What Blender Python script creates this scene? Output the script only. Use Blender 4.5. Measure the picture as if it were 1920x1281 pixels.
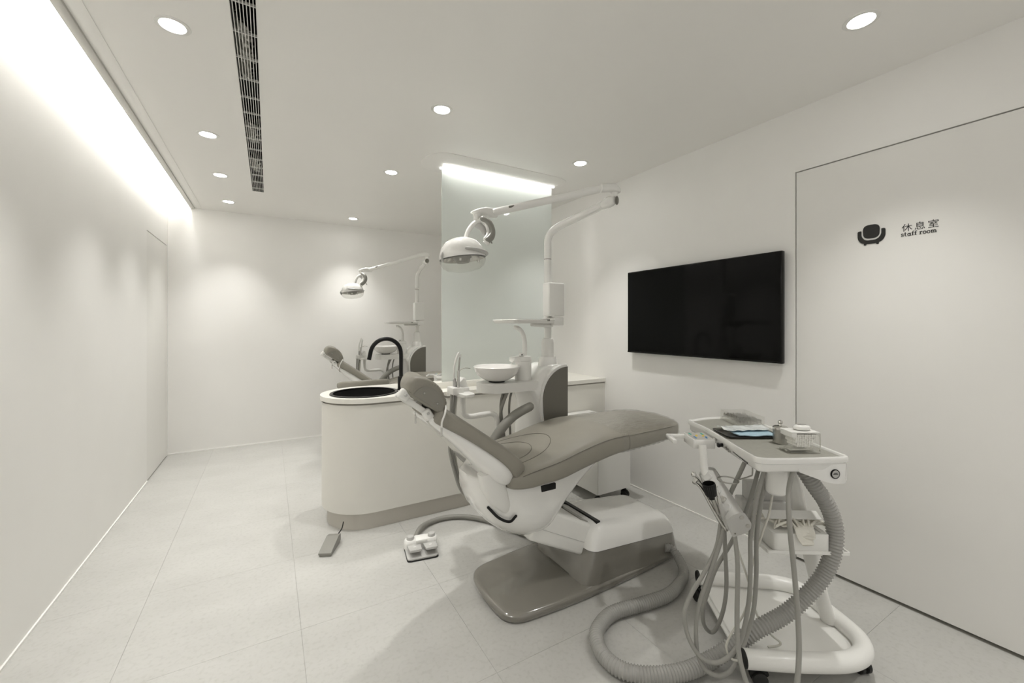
import bpy, bmesh, math, random
from mathutils import Vector, Matrix, Euler
random.seed(7)
PI = math.pi
SC = bpy.context.scene
for o in list(bpy.data.objects): bpy.data.objects.remove(o)
COL = SC.collection

# ------------------------------------------------------------------ camera, world, exposure
cam = bpy.data.cameras.new('camera'); cam_o = bpy.data.objects.new('camera', cam); COL.objects.link(cam_o)
cam_o.location = (0, 0, 1.35); cam_o.rotation_euler = (PI/2, 0, -math.radians(30.4))
cam.sensor_width = 36; cam.lens = 776/1920*36; cam.shift_y = -31.5/1920; cam.clip_start = .02
SC.camera = cam_o
SC.cycles.transparent_max_bounces = 32; SC.cycles.diffuse_bounces = 6
SC.view_settings.view_transform = 'Standard'; SC.view_settings.look = 'None'
SC.view_settings.gamma = 1; SC.view_settings.use_curve_mapping = False
SC.view_settings.exposure = 0.2
w = bpy.data.worlds.new('world'); SC.world = w; w.use_nodes = True
w.node_tree.nodes['Background'].inputs[0].default_value = (.96, .935, .89, 1)
w.node_tree.nodes['Background'].inputs[1].default_value = .62

CEIL = 2.59
SPOT_W = 54
LIGHT_XY = [(-.345, 2.19), (-.345, 3.33), (-.35, 4.18), (-.355, 5.04), (.858, 2.26), (.857, 3.40), (.845, 5.11),
            (2.06, 2.474), (2.08, .734), (-.345, 1.05), (-.345, -.2), (2.07, -.6), (2.06, 4.2)]
def lamp(name, kind, loc, energy, color=(1, .985, .955), rot=(0, 0, 0), **kw):
    l = bpy.data.lights.new(name, kind); l.energy = energy; l.color = color
    for k, v in kw.items(): setattr(l, k, v)
    o = bpy.data.objects.new(name, l); COL.objects.link(o); o.location = loc; o.rotation_euler = rot
    return o
for x, y in LIGHT_XY:
    lamp('downlight_lamp', 'SPOT', (x, y, CEIL-.012), SPOT_W, spot_size=math.radians(86), spot_blend=1.0, shadow_soft_size=.028)
# cove: light from the slot beside the left wall
lamp('cove_lamp', 'AREA', (-.745, 2.1, 2.655), 30, color=(1, .99, .98), rot=(0, math.radians(-80), 0), shape='RECTANGLE', size=.03, size_y=6.7)
# LED lines on both sides of the glass
for yy in (2.965, 3.035):
    lamp('glass_line_lamp', 'AREA', (1.65, yy, 2.562), 3.6, color=(1, .99, .97), rot=(0, 0, 0), shape='RECTANGLE', size=1.03, size_y=.008)

# ------------------------------------------------------------------ materials
def pm(name, col, rough=.5, metal=0., coat=0., noise=0., nscale=30, bump=0., bscale=200, trans=0., ior=1.45, spec=.5, alpha=1., sss=0):
    m = bpy.data.materials.new(name); m.use_nodes = True
    nt = m.node_tree; b = nt.nodes['Principled BSDF']
    b.inputs['Base Color'].default_value = (*col, 1); b.inputs['Roughness'].default_value = rough
    b.inputs['Metallic'].default_value = metal; b.inputs['Coat Weight'].default_value = coat
    b.inputs['Coat Roughness'].default_value = .03
    b.inputs['Transmission Weight'].default_value = trans; b.inputs['IOR'].default_value = ior
    b.inputs['Specular IOR Level'].default_value = spec; b.inputs['Alpha'].default_value = alpha
    tc = nt.nodes.new('ShaderNodeTexCoord')
    if noise:
        n = nt.nodes.new('ShaderNodeTexNoise'); n.inputs['Scale'].default_value = nscale; n.inputs['Detail'].default_value = 6
        nt.links.new(tc.outputs['Object'], n.inputs['Vector'])
        r = nt.nodes.new('ShaderNodeValToRGB')
        r.color_ramp.elements[0].position = .3; r.color_ramp.elements[1].position = .7
        r.color_ramp.elements[0].color = (*[c*(1-noise) for c in col], 1); r.color_ramp.elements[1].color = (*[min(1, c*(1+noise)) for c in col], 1)
        nt.links.new(n.outputs['Fac'], r.inputs[0]); nt.links.new(r.outputs[0], b.inputs['Base Color'])
    if bump:
        n2 = nt.nodes.new('ShaderNodeTexNoise'); n2.inputs['Scale'].default_value = bscale; n2.inputs['Detail'].default_value = 4
        nt.links.new(tc.outputs['Object'], n2.inputs['Vector'])
        bp = nt.nodes.new('ShaderNodeBump'); bp.inputs['Strength'].default_value = bump; bp.inputs['Distance'].default_value = .002
        nt.links.new(n2.outputs['Fac'], bp.inputs['Height']); nt.links.new(bp.outputs[0], b.inputs['Normal'])
    return m
def emi(name, col, s):
    m = bpy.data.materials.new(name); m.use_nodes = True; nt = m.node_tree; b = nt.nodes['Principled BSDF']
    b.inputs['Base Color'].default_value = (.8, .8, .8, 1)
    b.inputs['Emission Color'].default_value = (*col, 1); b.inputs['Emission Strength'].default_value = s
    return m
M = {}
M['wall'] = pm('wall_paint', (.85, .84, .815), .6, bump=.05, bscale=90, noise=.008, nscale=3)
M['ceiling'] = pm('ceiling_paint', (.86, .848, .82), .45, noise=.006, nscale=2)
M['door'] = pm('door_paint', (.80, .79, .76), .5, noise=.008, nscale=4)
M['gap'] = pm('dark_gap', (.03, .03, .027), .8)
M['trimw'] = pm('white_sealant', (.86, .85, .82), .5)
M['alu'] = pm('painted_aluminium', (.55, .54, .51), .4, metal=.2)
M['cream'] = pm('cream_laminate', (.70, .685, .635), .42, noise=.01, nscale=8)
M['creamtop'] = pm('cream_solid_surface', (.75, .735, .68), .32, noise=.01, nscale=20)
M['toekick'] = pm('toe_kick_laminate', (.54, .515, .465), .45)
M['white'] = pm('white_gloss_plastic', (.80, .795, .77), .16, coat=1.)
M['white2'] = pm('white_satin_plastic', (.78, .775, .745), .38, coat=.1)
M['whitemetal'] = pm('white_powder_coat', (.80, .795, .765), .3, coat=.3)
M['leather'] = pm('taupe_leather', (.265, .25, .212), .42, bump=.12, bscale=420, noise=.03, nscale=9)
M['leatherside'] = pm('taupe_vinyl_panel', (.235, .225, .195), .45, bump=.1, bscale=500)
M['seam'] = pm('taupe_stitching', (.13, .12, .10), .6)
M['taupe'] = pm('taupe_gloss_plastic', (.205, .195, .168), .16, coat=1.)
M['taupe2'] = pm('dark_taupe_panel', (.16, .152, .128), .45)
M['grey'] = pm('grey_rubber', (.26, .255, .23), .42)
M['greyl'] = pm('light_grey_plastic', (.48, .475, .455), .35)
M['hosegrey'] = pm('grey_silicone_hose', (.30, .295, .27), .35)
M['hosewhite'] = pm('pale_silicone_tube', (.62, .61, .55), .35)
M['corr'] = pm('grey_ribbed_hose', (.33, .325, .305), .22, coat=.5)
M['black'] = pm('black_matte', (.008, .008, .0075), .42, spec=.3)
M['blackg'] = pm('black_gloss', (.006, .006, .0055), .2, spec=.3)
M['blackrub'] = pm('black_rubber', (.015, .015, .014), .55)
M['steel'] = pm('polished_steel', (.62, .61, .58), .16, metal=1.)
M['steeld'] = pm('brushed_steel', (.42, .41, .38), .3, metal=1.)
M['screen'] = pm('tv_screen', (.003, .003, .0028), .09, spec=.16)
M['foil'] = pm('crumpled_foil', (.5, .5, .47), .25, metal=1., bump=1.0, bscale=60)
M['ductin'] = pm('dark_duct', (.02, .02, .019), .8)
M['clear'] = pm('clear_acrylic', (.95, .95, .93), .03, trans=1., ior=1.2)
M['lampglass'] = pm('lamp_cover_acrylic', (.93, .92, .88), .05, trans=.9, ior=1.25)
M['reflector'] = pm('lamp_reflector', (.5, .49, .46), .18, metal=.9)
M['mat'] = pm('grey_silicone_mat', (.30, .295, .26), .5, noise=.05, nscale=60)
M['blue'] = pm('pale_blue_paper', (.36, .50, .58), .6)
M['pouch'] = pm('sterile_pouch_film', (.66, .69, .68), .15, bump=.9, bscale=60, coat=.5)
M['cotton'] = pm('cotton_roll', (.84, .83, .79), .8)
M['glove'] = pm('latex_glove', (.74, .72, .65), .55, noise=.03, nscale=80)
M['black_ink'] = pm('black_sign_acrylic', (.012, .012, .011), .35)
M['teal'] = pm('teal_key', (.05, .42, .33), .4); M['yel'] = pm('yellow_key', (.75, .55, .08), .4); M['bluek'] = pm('blue_key', (.04, .20, .42), .4)
M['padface'] = pm('keypad_film', (.42, .405, .37), .4)
M['porc'] = pm('white_porcelain', (.82, .81, .785), .1, coat=.8)
M['ledm'] = emi('led_line', (1, .99, .97), 9)
M['lensm'] = emi('downlight_lens', (1, .985, .95), 30)
# floor stone
def stone():
    m = pm('pale_stone_floor', (.62, .60, .55), .38); nt = m.node_tree; b = nt.nodes['Principled BSDF']
    g = nt.nodes.new('ShaderNodeNewGeometry')
    n = nt.nodes.new('ShaderNodeTexNoise'); n.inputs['Scale'].default_value = 2.4; n.inputs['Detail'].default_value = 9; n.inputs['Roughness'].default_value = .62
    mp = nt.nodes.new('ShaderNodeMapping'); mp.inputs['Scale'].default_value = (1.0, 1.6, 1); mp.inputs['Rotation'].default_value = (0, 0, .5)
    nt.links.new(g.outputs['Position'], mp.inputs[0]); nt.links.new(mp.outputs[0], n.inputs['Vector'])
    r = nt.nodes.new('ShaderNodeValToRGB'); e = r.color_ramp.elements
    e[0].position = .25; e[0].color = (.455, .45, .425, 1); e[1].position = .75; e[1].color = (.53, .525, .50, 1)
    nt.links.new(n.outputs['Fac'], r.inputs[0])
    n2 = nt.nodes.new('ShaderNodeTexNoise'); n2.inputs['Scale'].default_value = 55; n2.inputs['Detail'].default_value = 5
    nt.links.new(g.outputs['Position'], n2.inputs['Vector'])
    r2 = nt.nodes.new('ShaderNodeValToRGB'); e = r2.color_ramp.elements
    e[0].position = .28; e[0].color = (.90, .90, .89, 1); e[1].position = .5; e[1].color = (1, 1, 1, 1)
    nt.links.new(n2.outputs['Fac'], r2.inputs[0])
    mx = nt.nodes.new('ShaderNodeMix'); mx.data_type = 'RGBA'; mx.blend_type = 'MULTIPLY'; mx.inputs[0].default_value = 1
    nt.links.new(r.outputs[0], mx.inputs[6]); nt.links.new(r2.outputs[0], mx.inputs[7]); nt.links.new(mx.outputs[2], b.inputs['Base Color'])
    return m
M['stone'] = stone(); M['grout'] = pm('tile_joint', (.50, .49, .45), .8)
# frosted glass: diffusing film with a glossy face
def frosted():
    m = bpy.data.materials.new('frosted_glass'); m.use_nodes = True; nt = m.node_tree; nt.nodes.clear()
    out = nt.nodes.new('ShaderNodeOutputMaterial')
    d = nt.nodes.new('ShaderNodeBsdfDiffuse'); d.inputs[0].default_value = (.90, .935, .895, 1)
    t = nt.nodes.new('ShaderNodeBsdfTranslucent'); t.inputs[0].default_value = (.93, .965, .93, 1)
    g = nt.nodes.new('ShaderNodeBsdfGlossy'); g.inputs['Roughness'].default_value = .02; g.inputs[0].default_value = (1, 1, 1, 1)
    a = nt.nodes.new('ShaderNodeMixShader'); a.inputs[0].default_value = .38
    fr = nt.nodes.new('ShaderNodeFresnel'); fr.inputs[0].default_value = 1.5
    b = nt.nodes.new('ShaderNodeMixShader')
    nt.links.new(d.outputs[0], a.inputs[1]); nt.links.new(t.outputs[0], a.inputs[2])
    nt.links.new(fr.outputs[0], b.inputs[0]); nt.links.new(a.outputs[0], b.inputs[1]); nt.links.new(g.outputs[0], b.inputs[2])
    nt.links.new(b.outputs[0], out.inputs[0]); return m
M['frost'] = frosted()
def thin_clear(name, tint, dif, rough=.03):
    m = bpy.data.materials.new(name); m.use_nodes = True; nt = m.node_tree; nt.nodes.clear()
    out = nt.nodes.new('ShaderNodeOutputMaterial')
    tr = nt.nodes.new('ShaderNodeBsdfTransparent'); tr.inputs[0].default_value = (*tint, 1)
    df = nt.nodes.new('ShaderNodeBsdfDiffuse'); df.inputs[0].default_value = (.85, .85, .82, 1)
    g = nt.nodes.new('ShaderNodeBsdfGlossy'); g.inputs['Roughness'].default_value = rough
    lw = nt.nodes.new('ShaderNodeLayerWeight'); lw.inputs[0].default_value = .5
    pw = nt.nodes.new('ShaderNodeMath'); pw.operation = 'POWER'; pw.inputs[1].default_value = 4; nt.links.new(lw.outputs['Facing'], pw.inputs[0])
    a = nt.nodes.new('ShaderNodeMixShader'); a.inputs[0].default_value = dif; b = nt.nodes.new('ShaderNodeMixShader')
    mm = nt.nodes.new('ShaderNodeMath'); mm.operation = 'MULTIPLY_ADD'; mm.inputs[1].default_value = .4; mm.inputs[2].default_value = .025
    nt.links.new(pw.outputs[0], mm.inputs[0]); nt.links.new(mm.outputs[0], b.inputs[0])
    nt.links.new(tr.outputs[0], a.inputs[1]); nt.links.new(df.outputs[0], a.inputs[2]); nt.links.new(a.outputs[0], b.inputs[1]); nt.links.new(g.outputs[0], b.inputs[2])
    nt.links.new(b.outputs[0], out.inputs[0]); return m
M['clear'] = thin_clear('clear_acrylic_sheet', (.99, .99, .985), .05); M['lampglass'] = thin_clear('lamp_cover_sheet', (.97, .97, .955), .12, .06)
def film():
    m = bpy.data.materials.new('clear_plastic_film'); m.use_nodes = True; nt = m.node_tree; nt.nodes.clear()
    out = nt.nodes.new('ShaderNodeOutputMaterial')
    tr = nt.nodes.new('ShaderNodeBsdfTransparent'); tr.inputs[0].default_value = (.985, .985, .98, 1)
    g = nt.nodes.new('ShaderNodeBsdfGlossy'); g.inputs['Roughness'].default_value = .16
    tc = nt.nodes.new('ShaderNodeTexCoord'); mp = nt.nodes.new('ShaderNodeMapping'); mp.inputs['Scale'].default_value = (6, 30, 18)
    n = nt.nodes.new('ShaderNodeTexNoise'); n.inputs['Scale'].default_value = 1.6; n.inputs['Detail'].default_value = 5; n.inputs['Distortion'].default_value = 1.2
    bp = nt.nodes.new('ShaderNodeBump'); bp.inputs['Strength'].default_value = .6; bp.inputs['Distance'].default_value = .01
    nt.links.new(tc.outputs['Object'], mp.inputs[0]); nt.links.new(mp.outputs[0], n.inputs['Vector']); nt.links.new(n.outputs['Fac'], bp.inputs['Height'])
    nt.links.new(bp.outputs[0], g.inputs['Normal'])
    fr = nt.nodes.new('ShaderNodeLayerWeight'); fr.inputs[0].default_value = .5; nt.links.new(bp.outputs[0], fr.inputs['Normal'])
    pw = nt.nodes.new('ShaderNodeMath'); pw.operation = 'POWER'; pw.inputs[1].default_value = 3.0; nt.links.new(fr.outputs['Facing'], pw.inputs[0])
    mm = nt.nodes.new('ShaderNodeMath'); mm.operation = 'MULTIPLY_ADD'; mm.inputs[1].default_value = .45; mm.inputs[2].default_value = .05; nt.links.new(pw.outputs[0], mm.inputs[0])
    b = nt.nodes.new('ShaderNodeMixShader'); nt.links.new(mm.outputs[0], b.inputs[0]); nt.links.new(tr.outputs[0], b.inputs[1]); nt.links.new(g.outputs[0], b.inputs[2])
    nt.links.new(b.outputs[0], out.inputs[0]); return m
M['film'] = film()

# ------------------------------------------------------------------ mesh helpers (all in world coordinates)
WM = {}
def root_inv(parent):
    return WM[parent.name].inverted() if parent is not None else None
def link(name, bm, mat, parent=None, ang=38, smooth=True, pivot=None):
    me = bpy.data.meshes.new(name)
    bmesh.ops.recalc_face_normals(bm, faces=bm.faces)
    for f in bm.faces: f.smooth = smooth
    bm.to_mesh(me); bm.free()
    if smooth: me.set_sharp_from_angle(angle=math.radians(ang))
    mats = mat if isinstance(mat, (list, tuple)) else [mat]
    for mm in mats: me.materials.append(M[mm])
    o = bpy.data.objects.new(name, me); COL.objects.link(o)
    if parent is not None:
        me.transform(root_inv(parent)); o.parent = parent; WM[o.name] = WM[parent.name]
    else:
        if pivot is None:
            vs = [v.co for v in me.vertices]
            pivot = Vector(((min(v.x for v in vs)+max(v.x for v in vs))/2, (min(v.y for v in vs)+max(v.y for v in vs))/2, min(v.z for v in vs)))
        T = Matrix.Translation(pivot); me.transform(T.inverted()); o.matrix_world = T; o.location = pivot; WM[o.name] = T
    return o
def thing(name, label, cat, loc, rz=0, group=None):
    o = bpy.data.objects.new(name, None); COL.objects.link(o); o.empty_display_size = .05
    o.location = loc; o.rotation_euler = (0, 0, rz); WM[o.name] = Matrix.Translation(loc) @ Matrix.Rotation(rz, 4, 'Z')
    return tag(o, label, cat, group)
def tag(o, label, cat, group=None):
    o['label'] = label; o['category'] = cat
    if group: o['group'] = group
    return o
def struct(o): o['kind'] = 'structure'; return o
def kids(o): return [c for c in bpy.data.objects if c.parent == o]
def copy_tree(o, parent=None, delta=None, label=None, cat=None):
    ch = kids(o); c = o.copy(); COL.objects.link(c); c.parent = parent
    if delta is not None: c.location = Vector(o.location) + Vector(delta)
    if label: c['label'] = label
    for k in ch: copy_tree(k, c)
    return c
def bbox(bm, x0, x1, y0, y1, z0, z1, bev=0, seg=2, mat=None, mi=0):
    r = bmesh.ops.create_cube(bm, size=1)
    vs = r['verts']
    for v in vs:
        v.co = Vector(((x0+x1)/2+v.co.x*(x1-x0), (y0+y1)/2+v.co.y*(y1-y0), (z0+z1)/2+v.co.z*(z1-z0)))
    fs = set(f for v in vs for f in v.link_faces)
    if bev:
        es = list(set(e for v in vs for e in v.link_edges))
        rr = bmesh.ops.bevel(bm, geom=es, offset=bev, segments=seg, affect='EDGES', profile=.5)
        vs = list(set(v for f in rr['faces'] for v in f.verts))
    if mi:
        for f in set(f for v in vs for f in v.link_faces): f.material_index = mi
    if mat is not None:
        for v in vs: v.co = mat @ v.co
    return vs
def box(name, x0, x1, y0, y1, z0, z1, m, parent=None, bev=0, seg=2, mat=None):
    bm = bmesh.new(); bbox(bm, x0, x1, y0, y1, z0, z1, bev, seg, mat); return link(name, bm, m, parent)
def frame(origin, ex, ez=(0, 0, 1)):
    """matrix with x axis ex, z axis close to ez"""
    x = Vector(ex).normalized(); z = Vector(ez); z = (z - x*z.dot(x)).normalized(); y = z.cross(x)
    m = Matrix((x, y, z)).transposed().to_4x4(); m.translation = Vector(origin); return m
def prism(bm, poly, h0, h1, mat=None, bev=0, seg=2):
    """poly in local xy, extruded h0..h1 along local z"""
    mat = mat or Matrix.Identity(4); n = len(poly)
    lo = [bm.verts.new(Vector((p[0], p[1], h0))) for p in poly]; hi = [bm.verts.new(Vector((p[0], p[1], h1))) for p in poly]
    fs = [bm.faces.new(lo[::-1]), bm.faces.new(hi)] + [bm.faces.new((lo[i], lo[(i+1) % n], hi[(i+1) % n], hi[i])) for i in range(n)]
    vs = lo+hi
    if bev:
        es = list(fs[0].edges)+list(fs[1].edges)
        rr = bmesh.ops.bevel(bm, geom=es, offset=bev, segments=seg, affect='EDGES', profile=.5)
        vs = list(set([v for v in vs if v.is_valid] + [v for f in rr['faces'] for v in f.verts]))
    for v in vs: v.co = mat @ v.co
    return vs
def rpoly(pts, r, seg=5):
    """round the corners of a polygon; r one number or one per corner"""
    out = []; n = len(pts)
    for i in range(n):
        p = Vector(pts[i][:2]); a = Vector(pts[i-1][:2]); b = Vector(pts[(i+1) % n][:2])
        rr = r[i] if isinstance(r, (list, tuple)) else r
        if rr <= 0: out.append((p.x, p.y)); continue
        da = (a-p); db = (b-p); la, lb = da.length, db.length; da.normalize(); db.normalize()
        k = min(rr, la*.49, lb*.49); s0 = p+da*k; s1 = p+db*k
        for j in range(seg+1):
            t = j/seg; q = s0*(1-t)**2 + p*2*t*(1-t) + s1*t*t; out.append((q.x, q.y))
    return out
def catmull(pts, n=8):
    P = [Vector(p) for p in pts]; out = []
    if len(P) < 3: 
        return [P[0].lerp(P[1], i/n) for i in range(n+1)]
    Q = [P[0]*2-P[1]] + P + [P[-1]*2-P[-2]]
    for i in range(1, len(Q)-2):
        a, b, c, d = Q[i-1], Q[i], Q[i+1], Q[i+2]
        for j in range(n):
            t = j/n
            out.append(.5*((2*b)+(c-a)*t+(2*a-5*b+4*c-d)*t*t+(-a+3*b-3*c+d)*t**3))
    out.append(P[-1]); return out
def sweep(bm, path, rad, seg=12, cap=True, flat=None, round_end=False):
    """tube along path (already sampled); rad number or function(t in 0..1)"""
    n = len(path); rings = []; T0 = (path[1]-path[0]).normalized()
    up = Vector((0, 0, 1)) if abs(T0.z) < .9 else Vector((1, 0, 0))
    N = (up - T0*up.dot(T0)).normalized(); T = T0
    for i in range(n):
        Tn = (path[min(i+1, n-1)]-path[max(i-1, 0)])
        Tn = Tn.normalized() if Tn.length > 1e-9 else T
        ax = T.cross(Tn)
        if ax.length > 1e-7: N = Matrix.Rotation(T.angle(Tn), 3, ax.normalized()) @ N
        T = Tn; N = (N - T*N.dot(T)).normalized(); B = T.cross(N)
        r = rad(i/(n-1)) if callable(rad) else rad
        fx = flat if flat else 1.
        rings.append([bm.verts.new(path[i]+N*math.cos(2*PI*k/seg)*r+B*math.sin(2*PI*k/seg)*r*fx) for k in range(seg)])
    for a, b in zip(rings, rings[1:]):
        for k in range(seg): bm.faces.new((a[k], a[(k+1) % seg], b[(k+1) % seg], b[k]))
    if cap: bm.faces.new(rings[0][::-1]); bm.faces.new(rings[-1])
    return rings
def tube(name, pts, r, m, parent=None, seg=12, n=8, smooth_path=True, flat=None, ends=False):
    bm = bmesh.new(); path = catmull(pts, n) if smooth_path else [Vector(p) for p in pts]
    if ends:
        base = r if callable(r) else (lambda t, r=r: r)
        L = sum((a-b).length for a, b in zip(path, path[1:])); r0 = base(0)
        # rounded ends
        t0 = (path[0]-path[1]).normalized(); t1 = (path[-1]-path[-2]).normalized()
        pre = [path[0]+t0*r0*math.sin(a) for a in (PI/2*.97, PI/2*.75, PI/2*.5, PI/2*.25)]; post = [path[-1]+t1*base(1)*math.sin(a) for a in (PI/2*.25, PI/2*.5, PI/2*.75, PI/2*.97)]
        full = pre+path+post; N = len(full); npa = len(path)
        sc = [math.cos(a) for a in (PI/2*.97, PI/2*.75, PI/2*.5, PI/2*.25)]
        rr = [base(0)*s for s in sc]+[base(i/(npa-1)) for i in range(npa)]+[base(1)*s for s in sc[::-1]]
        sweep(bm, full, lambda t: rr[int(round(t*(N-1)))], seg, True, flat)
    else: sweep(bm, path, r, seg, True, flat)
    return link(name, bm, m, parent)
def lathe(bm, prof, mat=None, seg=32, close=False):
    mat = mat or Matrix.Identity(4); rings = []
    for r, z in prof:
        if r < 1e-6: rings.append([bm.verts.new(mat @ Vector((0, 0, z)))])
        else: rings.append([bm.verts.new(mat @ Vector((r*math.cos(2*PI*k/seg), r*math.sin(2*PI*k/seg), z))) for k in range(seg)])
    for a, b in zip(rings, rings[1:]):
        for k in range(seg):
            k2 = (k+1) % seg
            if len(a) == 1 and len(b) == 1: continue
            if len(a) == 1: bm.faces.new((a[0], b[k], b[k2]))
            elif len(b) == 1: bm.faces.new((a[k], a[k2], b[0]))
            else: bm.faces.new((a[k], a[k2], b[k2], b[k]))
    if close:
        if len(rings[0]) > 1: bm.faces.new(rings[0][::-1])
        if len(rings[-1]) > 1: bm.faces.new(rings[-1])
def turned(name, prof, m, parent=None, at=(0, 0, 0), axis=(0, 0, 1), seg=32, close=True):
    z = Vector(axis).normalized(); x = Vector((1, 0, 0)) if abs(z.x) < .9 else Vector((0, 1, 0))
    x = (x-z*x.dot(z)).normalized(); y = z.cross(x); mt = Matrix((x, y, z)).transposed().to_4x4(); mt.translation = Vector(at)
    bm = bmesh.new(); lathe(bm, prof, mt, seg, close); return link(name, bm, m, parent)
def sring(c, ax, ay, ra, rb, e=4., n=28):
    out = []
    for k in range(n):
        t = 2*PI*k/n; ct, st = math.cos(t), math.sin(t)
        out.append(Vector(c)+Vector(ax)*ra*math.copysign(abs(ct)**(2/e), ct)+Vector(ay)*rb*math.copysign(abs(st)**(2/e), st))
    return out
def loft(bm, rings, cap=True):
    R = [[bm.verts.new(p) for p in r] for r in rings]; n = len(R[0])
    for a, b in zip(R, R[1:]):
        for k in range(n): bm.faces.new((a[k], a[(k+1) % n], b[(k+1) % n], b[k]))
    if cap: bm.faces.new(R[0][::-1]); bm.faces.new(R[-1])
    return R
def lerp_table(tab, t):
    """smooth (catmull) interpolation of rows (t, a, b, c..)"""
    for i in range(len(tab)-1):
        if tab[i][0] <= t <= tab[i+1][0] or i == len(tab)-2:
            p1, p2 = tab[i], tab[i+1]; p0 = tab[i-1] if i > 0 else p1; p3 = tab[i+2] if i+2 < len(tab) else p2
            h = p2[0]-p1[0]; u = min(1, max(0, (t-p1[0])/h)); out = []
            for k in range(1, len(p1)):
                m1 = (p2[k]-p0[k])/(p2[0]-p0[0])*h; m2 = (p3[k]-p1[k])/(p3[0]-p1[0])*h
                out.append((2*u**3-3*u*u+1)*p1[k]+(u**3-2*u*u+u)*m1+(-2*u**3+3*u*u)*p2[k]+(u**3-u*u)*m2)
            return out

# ================================================================== THE ROOM
XL, XR, YB, YF = -.905, 2.62, 5.5, -1.6
VX0, VX1, VY0, VY1 = -.135, -.042, .25, 4.53          # ceiling vent opening
def boxes(name, lst, m, **kw):
    bm = bmesh.new()
    for b in lst: bbox(bm, *b)
    return link(name, bm, m, **kw)
struct(boxes('wall_left', [(XL-.12, XL, YF, 4.645, 0, 2.80), (XL-.12, XL, 5.455, YB, 0, 2.80), (XL-.12, XL, 4.645, 5.455, 2.165, 2.80)], 'wall'))
struct(boxes('wall_back', [(XL-.12, XR+.12, YB, YB+.12, 0, 2.80)], 'wall'))
struct(boxes('wall_right', [(XR, XR+.12, 1.234, YB, 0, 2.80), (XR, XR+.12, YF, .27, 0, 2.80), (XR, XR+.12, .27, 1.234, 2.23, 2.80)], 'wall'))
SX = -.715                                            # inner edge of the cove slot
struct(boxes('ceiling', [(SX, VX0, YF, YB, CEIL, CEIL+.10), (VX1, XR, YF, YB, CEIL, CEIL+.10), (VX0, VX1, YF, VY0, CEIL, CEIL+.10), (VX0, VX1, VY1, YB, CEIL, CEIL+.10),
                         (XL, XR, YF, YB, 2.78, 2.84)], 'ceiling'))
d = struct(boxes('door_1', [(XL-.045, XL-.002, 4.650, 5.45, .008, 2.158)], 'door'))
box('door_gap', XL-.06, XL-.05, 4.645, 5.455, 0, 2.165, 'gap', d)
d = struct(boxes('door_2', [(XR+.002, XR+.045, .275, 1.228, .014, 2.224)], 'door'))
box('door_gap', XR+.05, XR+.06, .27, 1.234, 0, 2.23, 'gap', d)
# thin white skirting bead
struct(box('baseboard_left', XL, XL+.007, YF, 4.645, .0, .012, 'trimw'))
struct(box('baseboard_back', XL, XR, YB-.008, YB, .0, .012, 'trimw'))
struct(boxes('baseboard_right', [(XR-.007, XR, 1.236, YB, .0, .012), (XR-.007, XR, YF, .27, .0, .012)], 'trimw'))
# cove lip: aluminium edge, flush strip
struct(box('trim_1', SX-.004, SX+.034, YF, YB, CEIL-.012, CEIL+.10, 'alu', bev=.002))
struct(box('trim_2', SX+.038, SX+.098, YF, YB-.02, CEIL-.003, CEIL+.02, 'ceiling', bev=.001))
tag(box('led_strip', -.735, -.722, YF+.02, YB-.05, 2.60, 2.612, 'ledm'), 'thin white LED strip in the ceiling slot along the left wall', 'led strip')
# floor: slab and tiles
fl = struct(box('floor', XL-.12, XR+.12, YF-.12, YB+.12, -.12, -.003, 'grout'))
tile_mesh = {}
xs = [XL]+[.122+.64*k for k in range(-1, 4)]+[XR]; ys = [YF]+[2.053+.64*k for k in range(-5, 6)]+[YB]
for i in range(len(xs)-1):
    for j in range(len(ys)-1):
        sx, sy = xs[i+1]-xs[i], ys[j+1]-ys[j]
        if sy < .01 or sx < .01: continue
        key = (round(sx, 3), round(sy, 3)); c = ((xs[i]+xs[i+1])/2, (ys[j]+ys[j+1])/2)
        if key not in tile_mesh:
            bm = bmesh.new(); bbox(bm, -sx/2+.0004, sx/2-.0004, -sy/2+.0004, sy/2-.0004, -.003, 0, .0003, 1)
            me = bpy.data.meshes.new('floor_tile'); 
            for f in bm.faces: f.smooth = False
            bm.to_mesh(me); bm.free(); me.materials.append(M['stone']); tile_mesh[key] = me
        o = bpy.data.objects.new('floor_tile', tile_mesh[key]); COL.objects.link(o); o.parent = fl
        o.location = Vector((c[0], c[1], 0)) - Vector(fl.location)

# ceiling vent: plenum, foil duct, bars
v = thing('ceiling_vent', 'long white slatted air grille running down the ceiling with dark ducting behind', 'air vent', ((VX0+VX1)/2, 2.4, CEIL-.005))
bm = bmesh.new()
for b in [(VX0-.008, VX0, VY0, VY1, CEIL+.004, 2.775), (VX1, VX1+.008, VY0, VY1, CEIL+.004, 2.775), (VX0, VX1, VY0, VY1, 2.765, 2.775), (VX0, VX1, VY0-.008, VY0, CEIL+.004, 2.775), (VX0, VX1, VY1, VY1+.008, CEIL+.004, 2.775)]:
    bbox(bm, *b)
link('duct_box', bm, 'ductin', v)
NB = 8; pitch = (VX1-VX0)/NB
for i in range(NB+1):
    x = VX0+pitch*i; x = min(max(x, VX0+.0015), VX1-.0015)
    box('slat', x-.0014, x+.0014, VY0, VY1, CEIL-.001, CEIL+.014, 'white2', v)
y = VY0+.1
while y < VY1:
    box('cross_bar', VX0, VX1, y-.002, y+.002, CEIL+.003, CEIL+.014, 'white2', v); y += .195
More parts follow.
